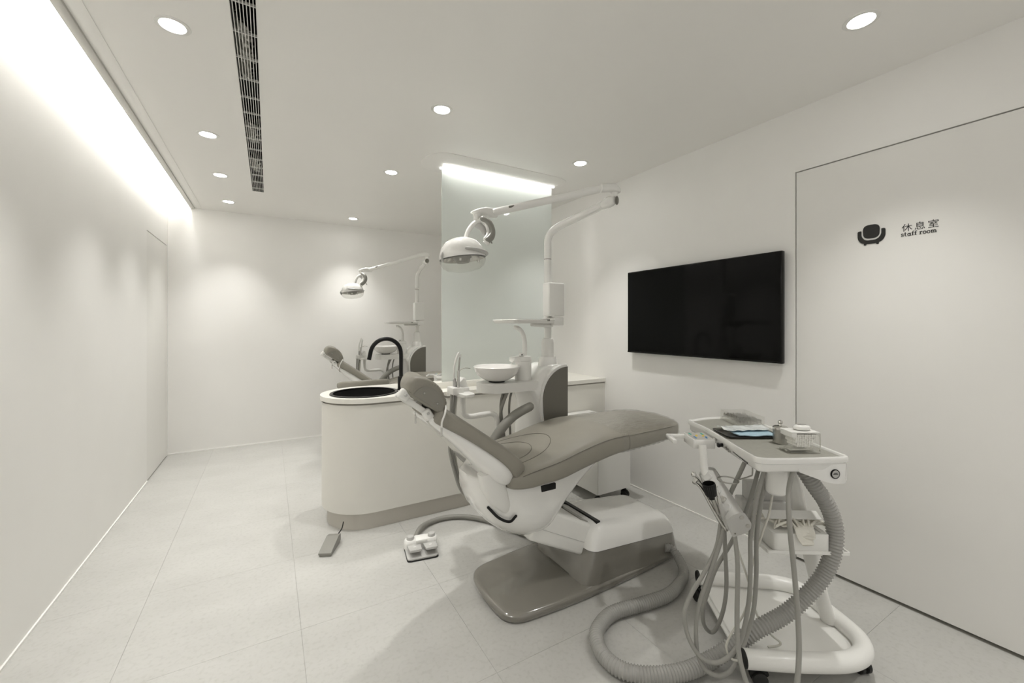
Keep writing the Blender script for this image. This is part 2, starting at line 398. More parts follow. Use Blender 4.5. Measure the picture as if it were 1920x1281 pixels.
for a, b in ((.9, 1.5), (2.10, 2.55), (3.12, 3.42), (3.75, 4.05)):
    bm = bmesh.new(); rings = []
    for k in range(26):
        yy = a+(b-a)*k/25
        rings.append([Vector(((VX0+VX1)/2+(.046+random.uniform(-.012, .004))*math.cos(t), yy+random.uniform(-.008, .008), 2.665+(.045+random.uniform(-.014, .004))*math.sin(t))) for t in [2*PI*q/14 for q in range(14)]])
    loft(bm, rings); link('foil_duct', bm, 'foil', v, smooth=False)

# downlights
names = {0: 'large round downlight at top left, between left wall and grille',
 1: 'round recessed downlight, second from the camera in the row left of the grille', 2: 'round recessed downlight, third from the camera in the row left of the grille',
 3: 'round recessed downlight left of the grille, farthest, just before the back wall', 4: 'round recessed downlight in mid ceiling, above and left of the glass panel top',
 5: 'round recessed downlight left of the LED housing, between the grille end and the glass', 6: 'small round recessed downlight nearest the back wall, left of the glass panel',
 7: 'round recessed downlight to the right of the LED housing, above the television', 8: 'large round recessed downlight at top right, above the staff room door'}
OUT = {9: 'downlight outside the picture above the left foreground floor', 10: 'downlight outside the picture behind the camera, nearest the left wall', 11: 'downlight outside the picture behind the camera, near the door wall', 12: 'downlight hidden behind the glass panel near the right wall'}
for i, (x, y) in enumerate(LIGHT_XY):
    t = thing('ceiling_downlight', names.get(i, OUT.get(i)), 'downlight', (x, y, CEIL-.004), group='recessed ceiling downlights')
    turned('trim_ring', [(.043, .012), (.043, .0), (.046, -.004), (.060, -.003), (.0625, 0), (.0625, .003)], 'white2', t, (x, y, CEIL), seg=36, close=False)
    turned('lens', [(0, -.001), (.03, -.0015), (.043, .001)], 'lensm', t, (x, y, CEIL-.001), seg=32, close=False)

# ================================================================== COUNTER + GLASS
CT = .867
def stadium(x0, x1, y0, y1, n=20):
    r = (y1-y0)/2; cy = (y0+y1)/2; cx = x0+r
    return [(cx+r*math.cos(a), cy+r*math.sin(a)) for a in [PI/2+PI*k/n for k in range(n+1)]]+[(x1, y0), (x1, y1)]
def open_top(bm, z):
    bmesh.ops.delete(bm, geom=[f for f in bm.faces if all(abs(v.co.z-z) < 1e-4 for v in f.verts)], context='FACES_ONLY')
t = thing('washing_counter', 'long cream counter with a rounded end crossing the room, reaching the right wall', 'counter', (1.4, 3.1, 0))
bm = bmesh.new(); prism(bm, stadium(.345, XR, 2.835, 3.365), 0, .115); link('toe_kick', bm, 'toekick', t)
bm = bmesh.new(); prism(bm, stadium(.310, XR, 2.806, 3.394), .115, .824); open_top(bm, .824); link('body', bm, 'cream', t)
bm = bmesh.new(); prism(bm, stadium(.325, XR, 2.820, 3.380), .815, .838); open_top(bm, .838); open_top(bm, .815); link('shadow_gap', bm, 'toekick', t)
# worktop slab with a round opening for the basin
SKX, SKY, SKR = .585, 3.07, .213
bm = bmesh.new(); outer = stadium(.300, XR, 2.796, 3.404, 40)
def ring_plate(bm, outer, cx, cy, r, z0, z1):
    # quads between the hole and the outline, matched by angle; outline sampled by ray casting
    N = 96; ins, outs = [], []
    for k in range(N):
        a = 2*PI*k/N; dx, dy = math.cos(a), math.sin(a); best = 1e9
        for i in range(len(outer)):
            x1, y1 = outer[i]; x2, y2 = outer[(i+1) % len(outer)]; ex, ey = x2-x1, y2-y1; den = dx*ey-dy*ex
            if abs(den) < 1e-9: continue
            tt = ((x1-cx)*ey-(y1-cy)*ex)/den; uu = ((x1-cx)*dy-(y1-cy)*dx)/den
            if tt > 0 and -1e-6 <= uu <= 1+1e-6: best = min(best, tt)
        outs.append((cx+dx*best, cy+dy*best)); ins.append((cx+dx*r, cy+dy*r))
    V = {}
    for z in (z0, z1):
        V[z] = ([bm.verts.new((p[0], p[1], z)) for p in ins], [bm.verts.new((p[0], p[1], z)) for p in outs])
    for k in range(N):
        j = (k+1) % N
        bm.faces.new((V[z1][0][k], V[z1][0][j], V[z1][1][j], V[z1][1][k])); bm.faces.new((V[z0][0][k], V[z0][1][k], V[z0][1][j], V[z0][0][j]))
        bm.faces.new((V[z0][1][k], V[z1][1][k], V[z1][1][j], V[z0][1][j])); bm.faces.new((V[z0][0][k], V[z0][0][j], V[z1][0][j], V[z1][0][k]))
left_part = stadium(.300, 1.10, 2.796, 3.404, 40)
ring_plate(bm, left_part, SKX, SKY, SKR, .836, CT)
bbox(bm, 1.10, XR, 2.796, 3.404, .836, CT)
bmesh.ops.remove_doubles(bm, verts=bm.verts, dist=1e-5)
link('worktop', bm, 'creamtop', t)
bm = bmesh.new(); bbox(bm, 1.085, 2.235, 2.968, 3.075, CT, .913, .002); link('glass_curb', bm, 'creamtop', t)
# basin
s = thing('wash_basin', 'round black drop-in wash basin in the rounded end of the cream counter', 'sink', (SKX, SKY, CT))
turned('bowl', [(.210, .002), (.205, -.05), (.19, -.10), (.15, -.135), (.06, -.15), (.022, -.152)], 'black', s, (SKX, SKY, CT), seg=64, close=False)
turned('rim', [(.209, -.003), (.209, .004), (.214, .007), (.228, .006), (.231, .0)], 'blackg', s, (SKX, SKY, CT), seg=64, close=False)
turned('drain', [(0, .004), (.016, .004), (.022, .0)], 'steeld', s, (SKX, SKY, CT-.152), seg=24, close=False)
# faucet
f = thing('kitchen_faucet', 'matte black gooseneck tap beside the round black basin', 'faucet', (.845, 3.07, CT))
turned('base_plate', [(.031, 0), (.031, .006), (.026, .008)], 'black', f, (.845, 3.07, CT))
turned('body', [(.0235, .005), (.0235, .095), (.021, .10)], 'black', f, (.845, 3.07, CT))
pts = [(.845, 3.07, .96), (.845, 3.07, 1.06), (.845, 3.07, 1.13)]+[(.845-.112+.112*math.cos(a), 3.07-.01*(1-math.cos(a)), 1.135+.112*math.sin(a)) for a in [PI*k/10 for k in range(1, 10)]]+[(.62, 3.055, 1.135), (.612, 3.055, 1.10)]
tube('spout', pts, .0145, 'black', f, seg=16, n=4)
tube('lever', [(.862, 3.065, .945), (.880, 3.055, .953), (.893, 3.05, .975)], lambda u: .011+.004*u, 'black', f, seg=12, ends=True)

# glass partition
g = thing('glass_partition', 'tall frosted pale green glass panel standing on the counter curb', 'glass panel', (1.65, 3.0, .913))
box('pane', 1.137, 2.165, 2.995, 3.005, .913, 2.585, 'frost', g, bev=.001)
h = thing('partition_light_housing', 'off-white oblong ceiling housing with two glowing LED lines above the glass', 'light housing', (1.62, 3.0, 2.55))
def oblong(x0, x1, y0, y1, r):
    return rpoly([(x0, y0), (x1, y0), (x1, y1), (x0, y1)], r, 8)
bm = bmesh.new(); loft(bm, [[Vector((p[0], p[1], z)) for p in oblong(.99+k, 2.26-k, 2.80+k, 3.20-k, .21-k)] for z, k in ((CEIL, 0), (CEIL-.004, .0), (CEIL-.010, .025), (CEIL-.018, .06), (CEIL-.024, .10), (CEIL-.026, .13))])
link('moulding', bm, 'ceiling', h)
for yy in (2.955, 3.033): box('led_line', 1.14, 2.165, yy, yy+.013, CEIL-.034, CEIL-.025, 'ledm', h)

# ================================================================== TV
t = thing('television', 'flat black wall-mounted television on the right wall', 'television', (2.58, 1.879, 1.125))
box('casing', 2.568, 2.600, 1.279, 2.479, 1.122, 1.782, 'blackg', t, bev=.004)
box('screen', 2.5665, 2.569, 1.287, 2.471, 1.136, 1.774, 'screen', t)
box('wall_bracket', 2.598, 2.620, 1.65, 2.10, 1.25, 1.65, 'black', t)
box('bottom_bezel', 2.5655, 2.57, 1.281, 2.477, 1.1235, 1.134, 'blackg', t)

# ================================================================== SIGNS (on the door)
def sm(y, z):                                                                     # u to the right in the picture = -Y
    m = Matrix(((0, 0, -1, 0), (-1, 0, 0, 0), (0, 1, 0, 0), (0, 0, 0, 1))); m.translation = Vector((XR+.002, y, z)); return m
def poly_obj(polys, name, y, z, parent=None, th=.003):
    bm = bmesh.new()
    for p in polys: prism(bm, p, 0, th, sm(y, z))
    return link(name, bm, 'black_ink', parent, smooth=False)
si = thing('armchair_sign', 'black armchair pictogram on the pale door panel', 'sign', (XR, .885, 1.75))
poly_obj([rpoly([(.024, .036), (.088, .036), (.091, .105), (.021, .105)], [.026, .026, .028, .028], 8)], 'back_cushion', .940, 1.750, si, .003)
outer = [(.0, .079), (.0, .040), (.012, .018), (.033, .009), (.079, .009), (.100, .018), (.112, .040), (.112, .079), (.096, .079), (.096, .050), (.084, .033), (.072, .0275), (.040, .0275), (.028, .033), (.016, .050), (.016, .079)]
poly_obj([rpoly(outer, [.010, .02, .02, .02, .02, .02, .02, .010, .003, .02, .012, .01, .01, .012, .02, .003], 4)], 'arm_rail', .940, 1.750, si, .003)
for fx in (.031, .081): poly_obj([[(fx+.0055*math.cos(a), .0085+.0058*math.sin(a)) for a in [2*PI*k/12 for k in range(12)]]], 'foot', .940, 1.750, si, .0028)
st = thing('staff_room_sign', 'black lettering reading staff room with Chinese characters above', 'sign', (XR, .71, 1.765))
def char_obj(ch, y, z, size, name):
    cu = bpy.data.curves.new('c', 'FONT'); cu.body = ch; cu.size = size; cu.extrude = .0008
    o = bpy.data.objects.new('c', cu); COL.objects.link(o); bpy.context.view_layer.update()
    me = bpy.data.meshes.new_from_object(o.evaluated_get(bpy.context.evaluated_depsgraph_get())); bpy.data.objects.remove(o)
    bm = bmesh.new(); bm.from_mesh(me); bpy.data.meshes.remove(me)
    for vv in bm.verts: vv.co = sm(y, z) @ vv.co
    return link(name, bm, 'black_ink', st, smooth=False)
for i, ch in enumerate('休息室'): char_obj(ch, .7685-i*.0455, 1.7985, .0395, 'character')
def stroke(pts, wd):
    out = []; P = [Vector(p) for p in pts]; L, R = [], []
    for i, p in enumerate(P):
        a = P[max(i-1, 0)]; b = P[min(i+1, len(P)-1)]; dd = (b-a).normalized(); nn = Vector((-dd.y, dd.x))
        ww = wd[i] if isinstance(wd, (list, tuple)) else wd
        L.append(p+nn*ww/2); R.append(p-nn*ww/2)
    return [[tuple(L[i]), tuple(R[i]), tuple(R[i+1]), tuple(L[i+1])][::-1] for i in range(len(P)-1)]
def arc(cx, cy, rx, ry, a0, a1, n=10): return [(cx+rx*math.cos(math.radians(a0+(a1-a0)*k/n)), cy+ry*math.sin(math.radians(a0+(a1-a0)*k/n))) for k in range(n+1)]
W_, T_ = .26, .12
def ser(x, y, w=.5): return stroke([(x-w/2, y), (x+w/2, y)], T_)
def g_s(): return stroke(arc(.42, .74, .30, .24, 20, 270)+arc(.42, .27, .33, .24, 90, -160), .19)+stroke([(.70, .68), (.70, .98)], .1)+stroke([(.10, .02), (.10, .32)], .1), .86
def g_t(): return stroke([(.28, 1.35), (.28, .25)], W_)+stroke(arc(.50, .26, .22, .22, 180, 330, 6), .18)+ser(.32, .94, .64), .80
def g_a(): return stroke(arc(.45, .46, .34, .44, 0, 360, 16), .20)+stroke([(.82, .98), (.82, .10)], W_)+ser(.90, .06, .34)+ser(.78, .94, .2), 1.12
def g_f(): return stroke([(.30, 0), (.30, 1.15)], W_)+stroke(arc(.56, 1.18, .26, .26, 180, 50, 6), .18)+ser(.34, .94, .68)+ser(.30, .06, .58), .72
def g_r(): return stroke([(.26, 0), (.26, .95)], W_)+ser(.28, .06, .56)+ser(.16, .94, .3)+stroke(arc(.56, .62, .30, .33, 170, 60, 6), .18)+stroke([(.72, .94), (.72, .66)], .16), .86
def g_o(): return stroke(arc(.48, .49, .38, .44, 0, 360, 20), .21), .98
def g_m():
    p = stroke([(.26, 0), (.26, .95)], W_)+ser(.26, .06, .5)+ser(.16, .94, .3)
    for k in (0, 1): p += stroke(arc(.52+.52*k, .60, .26, .33, 180, 0, 8), .18)+stroke([(.78+.52*k, .62), (.78+.52*k, 0)], W_)+ser(.78+.52*k, .06, .44)
    return p, 1.60
x = 0; S = .0137; XS = .0129
for ch in 'staff room':
    if ch == ' ': x += .55; continue
    ps, wd = {'s': g_s, 't': g_t, 'a': g_a, 'f': g_f, 'r': g_r, 'o': g_o, 'm': g_m}[ch]()
    poly_obj([[(XS*(px+x), S*py) for px, py in p] for p in ps], 'letter', .7705, 1.7725, st, .0015)
    x += wd+.06

# ================================================================== DENTAL CHAIR
def chair():
    t = thing('dental_chair', 'taupe leather dental chair with glossy white shells in front of the cream counter', 'dental chair', (1.5, 1.835, 0), group='reclined taupe dental chairs')
    YC = 1.835
    # base platform
    def plat(k, z):
        pts = [(.912+k, 1.585+k), (1.25, 1.557+k), (1.75, 1.567+k), (2.085-k, 1.592+k), (2.085-k, 2.07-k), (1.35, 2.085-k), (.925+k, 2.03-k), (.895+k, 1.83)]
        return [Vector((p[0], p[1], z)) for p in rpoly(pts, [.10, .3, .3, .07, .07, .2, .10, .15], 6)]
    bm = bmesh.new(); loft(bm, [plat(.01, 0), plat(.003, .008), plat(0, .02), plat(.001, .034), plat(.008, .043), plat(.02, .047)]); link('base_plate', bm, 'taupe', t)
    # base housing
    def ring_t(k, x0, x1, y0, y1, zl, zr, r):
        pts = rpoly([(x0+k, y0+k), (x1-k, y0+k), (x1-k, y1-k), (x0+k, y1-k)], r, 6)
        return [Vector((p[0], p[1], zl+(zr-zl)*(p[0]-1.38)/(2.06-1.38))) for p in pts]
    bm = bmesh.new(); loft(bm, [ring_t(0, 1.345, 2.065, 1.572, 2.05, .035, .035, .07), ring_t(.006, 1.36, 2.06, 1.575, 2.045, .12, .09, .065), ring_t(.012, 1.385, 2.055, 1.578, 2.03, .200, .147, .06)])
    link('lower_housing', bm, 'taupe', t)
    bm = bmesh.new(); loft(bm, [ring_t(.010, 1.385, 2.055, 1.578, 2.03, .203, .150, .06), ring_t(.012, 1.395, 2.05, 1.580, 2.02, .24, .18, .06), ring_t(.020, 1.410, 2.04, 1.583, 2.00, .285, .215, .06),
        ring_t(.032, 1.42, 2.035, 1.586, 1.985, .312, .236, .06), ring_t(.050, 1.43, 2.03, 1.59, 1.98, .326, .248, .055), ring_t(.075, 1.43, 2.03, 1.59, 1.98, .331, .252, .05)])
    link('upper_housing', bm, 'white', t)
    bm = bmesh.new(); fr = frame((1.490, 1.79, .3115), (1, 0, -.12)); bbox(bm, -.013, .013, -.146, .150, -.01, .0078, .001, 1, fr); link('slot', bm, 'black', t)
    bm = bmesh.new(); prism(bm, rpoly([(1.36, 1.62), (1.52, 1.64), (1.52, 1.98), (1.40, 2.0), (1.33, 1.86)], .03), .047, .052); link('recess_panel', bm, 'taupe2', t)
    # lifting arm
    fr = frame((1.28, YC-.015, .300), (1, 0, -.50)); bm = bmesh.new(); bbox(bm, -.20, .26, -.165, .165, -.078, .082, .018, 4, fr); link('lift_arm', bm, 'white2', t)
    bm = bmesh.new(); bbox(bm, -.20, .255, -.1665, .1665, -.012, -.010, 0, 1, fr); link('arm_seam', bm, 'greyl', t)
    bm = bmesh.new(); bbox(bm, .10, .24, -.13, .13, .080, .086, .002, 1, fr); link('arm_cover', bm, 'taupe', t)
    # yoke shell under the seat
    tab = [(.805, .60, .645, .05), (.835, .50, .64, .12), (.88, .43, .645, .165), (.95, .365, .64, .195), (1.04, .318, .625, .21), (1.13, .302, .61, .212), (1.20, .325, .615, .205), (1.27, .395, .62, .19), (1.36, .465, .635, .165), (1.48, .535, .655, .13), (1.60, .59, .665, .10), (1.72, .635, .672, .06)]
    bm = bmesh.new(); R = []
    for i in range(37):
        x = .805+(1.72-.805)*(i/36); zb, zt, hw = lerp_table(tab, x); hw = max(hw, .02); n = 32; ring = []
        for k in range(n):
            a = 2*PI*k/n; c, s = math.cos(a), math.sin(a); e = 2.6 if s < 0 else 7
            ring.append(Vector((x, YC+hw*math.copysign(abs(c)**(2/e), c), (zb+zt)/2+(zt-zb)/2*math.copysign(abs(s)**(2/e), s))))
        R.append(ring)
    loft(bm, R); link('yoke_shell', bm, 'white', t, ang=60)
    tube('yoke_slot', [(.862, 1.683, .515), (.90, 1.652, .472), (.945, 1.632, .452), (.972, 1.622, .475)], .007, 'black', t, seg=10, flat=.6, ends=True)
    # back link plate
    bm = bmesh.new(); R = []
    for x, z, wd, th in ((.86, .69, .11, .035), (.875, .62, .11, .035), (.905, .55, .09, .03), (.945, .50, .06, .024), (.965, .475, .03, .014)):
        R.append(sring((x, YC-.17, z), (1, 0, .2), (0, 1, 0), wd/2, th, 4, 20))
    loft(bm, R); link('back_link', bm, 'white2', t)
    box('release_opening', 1.115, 1.20, 1.6235, 1.66, .553, .582, 'black', t, bev=.002)
    # seat cushion
    stab = [(.925, .615, .648, .15), (.935, .602, .662, .205), (.96, .593, .675, .235), (1.03, .588, .697, .255), (1.12, .594, .713, .262), (1.215, .600, .730, .265), (1.35, .628, .762, .266), (1.50, .655, .786, .266), (1.58, .665, .790, .265), (1.645, .669, .787, .262)]
    def cushion(name, tab, m, x0, x1, N, endcap=0, yc=YC, crown=.018, k=0, dish=0):
        bm = bmesh.new(); R = []; n = 44
        for i in range(N+1):
            x = x0+(x1-x0)*i/N; zb, zt, hw = lerp_table(tab, x); ring = []
            zb -= k; zt += k; hw += k
            for q in range(n):
                a = 2*PI*q/n; c, s = math.cos(a), math.sin(a); e = 5.5
                yy = hw*math.copysign(abs(c)**(2/e), c); zz = math.copysign(abs(s)**(2/e), s)
                z = (zb+zt)/2+(zt-zb)/2*zz
                if zz > .2: z += crown*(math.cos(yy/hw*PI/2)-.5)*(zz) - dish*math.exp(-((yy)/.10)**2)*math.exp(-((x-1.08)/.12)**2)
                ring.append(Vector((x, yc+yy, z)))
            R.append(ring)
        loft(bm, R); return link(name, bm, m, t, ang=60)
    seat = cushion('seat_cushion', stab, 'leather', .925, 1.645, 60, dish=.014)
    ltab = [(1.648, .669, .785, .262), (1.75, .671, .786, .258), (1.90, .675, .785, .248), (2.02, .680, .782, .234), (2.09, .684, .777, .215), (2.135, .688, .770, .18), (2.158, .697, .758, .12), (2.165, .715, .74, .05)]
    cushion('leg_cushion', ltab, 'leather', 1.648, 2.165, 50)
    # seat piping + stitched arcs
    def side(x, s, tab, dz):
        zb, zt, hw = lerp_table(tab, x); return (x, YC+s*(hw-.001), zt-dz)
    tube('seat_seam', [side(x, -1, stab, .024) for x in (.99, 1.05, 1.12, 1.2, 1.3, 1.4, 1.5, 1.6, 1.643)], .0016, 'seam', t, seg=6)
    tube('leg_seam', [side(x, -1, ltab, .024) for x in (1.65, 1.75, 1.85, 1.95, 2.05)], .0014, 'seam', t, seg=6)
    def top(x, y):
        zb, zt, hw = lerp_table(stab, x); yy = y-YC; e = 5.5
        c = min(1, abs(yy/hw)); s = (1-c**e)**(1/e)
        return (x, y, (zb+zt)/2+(zt-zb)/2*s+.018*(math.cos(yy/hw*PI/2)-.5)*s-.014*math.exp(-((yy)/.10)**2)*math.exp(-((x-1.08)/.12)**2)+.0002)
    def arcseam(a0, x0, dx, dy, ang): return [top(x0+dx*math.cos(a), YC+.0+dy*math.sin(a)) for a in [math.radians(-ang+2*ang*k/16) for k in range(17)]]
    tube('stitched_arc', arcseam(0, 1.05, .24, .17, 95), .0015, 'seam', t, seg=6, n=3)
    tube('stitched_arc', arcseam(0, 1.03, .145, .125, 95), .0015, 'seam', t, seg=6, n=3)
    # backrest, along its own axis
    D0 = Vector((.585, YC, 1.045)); DX = Vector((.809, 0, -.588)); NX = Vector((.588, 0, .809)); YV = Vector((0, 1, 0))
    ltb = [(.075, .030, .070, .10), (.083, .010, .082, .135), (.10, .002, .086, .150), (.14, 0, .082, .165), (.20, 0, .074, .190), (.30, 0, .070, .215), (.40, 0, .074, .235), (.48, .002, .088, .245), (.53, .008, .106, .240), (.565, .020, .122, .215), (.588, .042, .125, .165), (.597, .075, .11, .08)]
    def back(name, tab, m, s0, s1, N, e, fl=0):
        bm = bmesh.new(); R = []
        for i in range(N+1):
            s = s0+(s1-s0)*i/N; a, b, hw = lerp_table(tab, s); hw = max(.01, hw)
            c = D0+DX*s-NX*((a+b)/2+fl*math.sin(PI*min(1, s/.58)))
            R.append(sring(c, YV, NX, hw, abs(b-a)/2, e, 40))
        loft(bm, R); return link(name, bm, m, t, ang=60)
    back('backrest_cushion', ltb, 'leather', .075, .597, 56, 4.5)
    stb = [(.062, .070, .085, .08), (.070, .06, .095, .115), (.10, .05, .100, .135), (.20, .045, .113, .165), (.30, .04, .130, .195), (.38, .04, .147, .218), (.45, .04, .167, .232), (.50, .045, .168, .228), (.54, .055, .155, .205), (.562, .075, .135, .16), (.570, .09, .12, .12)]
    back('backrest_shell', stb, 'white', .062, .570, 50, 3.4)
    # headrest
    hp = [(.470, 1.058), (.466, 1.098), (.498, 1.133), (.580, 1.122), (.648, 1.075), (.678, 1.005), (.668, .972), (.640, .957)]
    fx = Matrix(((1, 0, 0, 0), (0, 0, -1, 0), (0, 1, 0, 0), (0, 0, 0, 1)))       # local xy -> world xz, local z -> -y
    bm = bmesh.new(); R = []; hpr = rpoly(hp, [.02, .03, .03, .06, .06, .04, .02, .01], 5)
    for yy, k, g in ((1.703, .84, .024), (1.706, .85, .010), (1.716, .86, .002), (1.74, .87, 0), (1.79, .87, 0), (1.85, .82, 0), (1.90, .74, 0), (1.935, .64, .002), (1.950, .55, .010), (1.954, .50, .022)):
        ring = []
        for px, pz in hpr:
            x = .678-(.678-px)*k; v0 = Vector((x, pz)); c0 = Vector((.60, 1.03)); dd = (c0-v0); q = v0+dd.normalized()*min(g, dd.length*.6)
            ring.append(Vector((q.x, yy, q.y)))
        R.append(ring)
    loft(bm, R)
    hd = link('headrest', bm, 'leather', t, ang=55)
    hq = [(.492, 1.058), (.520, 1.080), (.560, 1.090), (.610, 1.070), (.645, 1.030), (.652, .995), (.640, .968)]
    bm = bmesh.new(); prism(bm, rpoly(hq, [.004, .03, .03, .05, .04, .03, .01], 5), 0, 1, Matrix(((.86, 0, 0, .678*.14), (0, 0, .010, 1.6985), (0, 1, 0, 0), (0, 0, 0, 1))), bev=.002)
    link('side_panel', bm, 'leatherside', hd)
    for px, pz in ((.566, 1.060), (.624, 1.010)): turned('screw', [(0, .004), (.004, .003), (.0055, 0)], 'steeld', hd, (px, 1.6990, pz), (0, -1, 0), seg=12)
    bm = bmesh.new()
    for k in range(19):
        a = math.radians(138-k*8.3); c = Vector((.576, 1.705, 1.0)); r0, r1 = .094, .104
        p = [Vector((c.x+r*math.cos(a)*.92, 1.703+.003*j, c.z+r*math.sin(a)*1.02)) for j, r in enumerate((r0, (r0+r1)/2, r1))]
        sweep(bm, p, .0007, 5)
    o = link('edge_pleats', bm, 'seam', hd); o['kind'] = 'stuff'
    # headrest brackets
    fr = frame((.492, 1.735, 1.052), (.809, 0, -.588)); bm = bmesh.new(); bbox(bm, -.028, .022, -.016, .016, -.022, .022, .010, 3, fr); link('upper_joint', bm, 'white2', t)
    fr = frame((.545, 1.745, 1.000), (.809, 0, -.62)); bm = bmesh.new(); bbox(bm, -.055, .055, -.012, .012, -.013, .013, .005, 2, fr); link('headrest_link', bm, 'white2', t)
    fr = frame((.545, 1.90, 1.000), (.809, 0, -.62)); bm = bmesh.new(); bbox(bm, -.055, .055, -.012, .012, -.013, .013, .005, 2, fr); link('headrest_link', bm, 'white2', t)
    fr = frame((.592, 1.735, .962), (.5, 0, -.8)); bm = bmesh.new(); bbox(bm, -.024, .034, -.017, .017, -.020, .020, .012, 3, fr); link('lower_joint', bm, 'white2', t)
    for a, b in (((.492, 1.714, 1.055), .007), ((.590, 1.716, .968), .007)): turned('pin', [(0, .004), (b-.002, .004), (b, 0)], 'greyl', t, a, (0, -1, 0), seg=16)
    tube('neck_bar', [(.572, 1.82, .985), (.60, 1.82, .96), (.66, 1.82, .925)], .022, 'leather', t, seg=14, flat=2.4)
    tube('steel_bar', [(.59, 1.725, .935), (.635, 1.725, .885), (.655, 1.725, .865)], .006, 'steel', t, seg=10)
    # armrest on the far side
    tube('armrest', [(1.08, 2.13, .60), (1.13, 2.13, .68), (1.185, 2.13, .745), (1.24, 2.13, .79), (1.30, 2.13, .822), (1.375, 2.13, .848)], lambda u: .030-.003*u, 'grey', t, seg=18, n=5, ends=True)
    return t
ch1 = chair()
sh = None
# plastic cover over the leg end
def cover():
    bm = bmesh.new(); YC = 1.835; R = []
    tab = [(1.645, .669, .787, .262), (1.75, .671, .787, .258), (1.90, .675, .786, .248), (2.02, .680, .783, .234), (2.09, .684, .778, .215), (2.135, .688, .771, .18), (2.158, .697, .760, .12), (2.165, .715, .742, .05)]
    N = 60; n = 56
    rnd = random.Random(3)
    for i in range(N+1):
        x = 1.60+(2.168-1.60)*i/N; zb, zt, hw = lerp_table(tab, max(x, 1.645)); ring = []
        for q in range(n):
            a = 2*PI*q/n; c, s = math.cos(a), math.sin(a); e = 5.5
            g = .0035+.0028*math.sin(x*46+3*math.sin(a*3))*math.sin(a*9+x*20)*(.2+.8*i/N)+.0015*math.sin(a*23+x*75)
            hh = hw+g+.001; yy = hh*math.copysign(abs(c)**(2/e), c); zz = math.copysign(abs(s)**(2/e), s)
            z = (zb+zt)/2+((zt-zb)/2+g)*zz
            if zz > .2: z += .018*(math.cos(yy/hh*PI/2)-.5)*zz
            ring.append(Vector((x, YC+yy, z)))
        R.append(ring)
    loft(bm, R, cap=False); bm.faces.new([v for v in bm.verts][-n:])
    return tag(link('plastic_cover', bm, 'film', ang=180), 'clear crinkled plastic cover over the foot end of the near dental chair', 'plastic cover')
cv = cover()
# bib chain round the headrest neck
def chain():
    t = thing('bib_chain', 'white bib cord with two steel clips hanging at the near headrest neck', 'bib chain', (.62, 1.78, .89), group='bib cords on the headrests')
    tube('cord', [(.585, 1.885, .930), (.600, 1.92, .985), (.640, 1.88, 1.014), (.665, 1.80, 1.017), (.668, 1.72, 1.000), (.648, 1.668, .975), (.632, 1.662, .940), (.630, 1.664, .915)], .0042, 'white2', t, seg=8, n=5)
    fr = frame((.630, 1.664, .895), (0, 0, -1), (0, 1, 0)); bm = bmesh.new(); bbox(bm, -.02, .02, -.0035, .0035, -.004, .004, .001, 1, fr); link('clip', bm, 'steel', t)
    fr = frame((.586, 1.885, .91), (0, 0, -1), (0, 1, 0)); bm = bmesh.new(); bbox(bm, -.02, .02, -.0035, .0035, -.004, .004, .001, 1, fr); link('clip', bm, 'steel', t)
    return t
bc = chain()

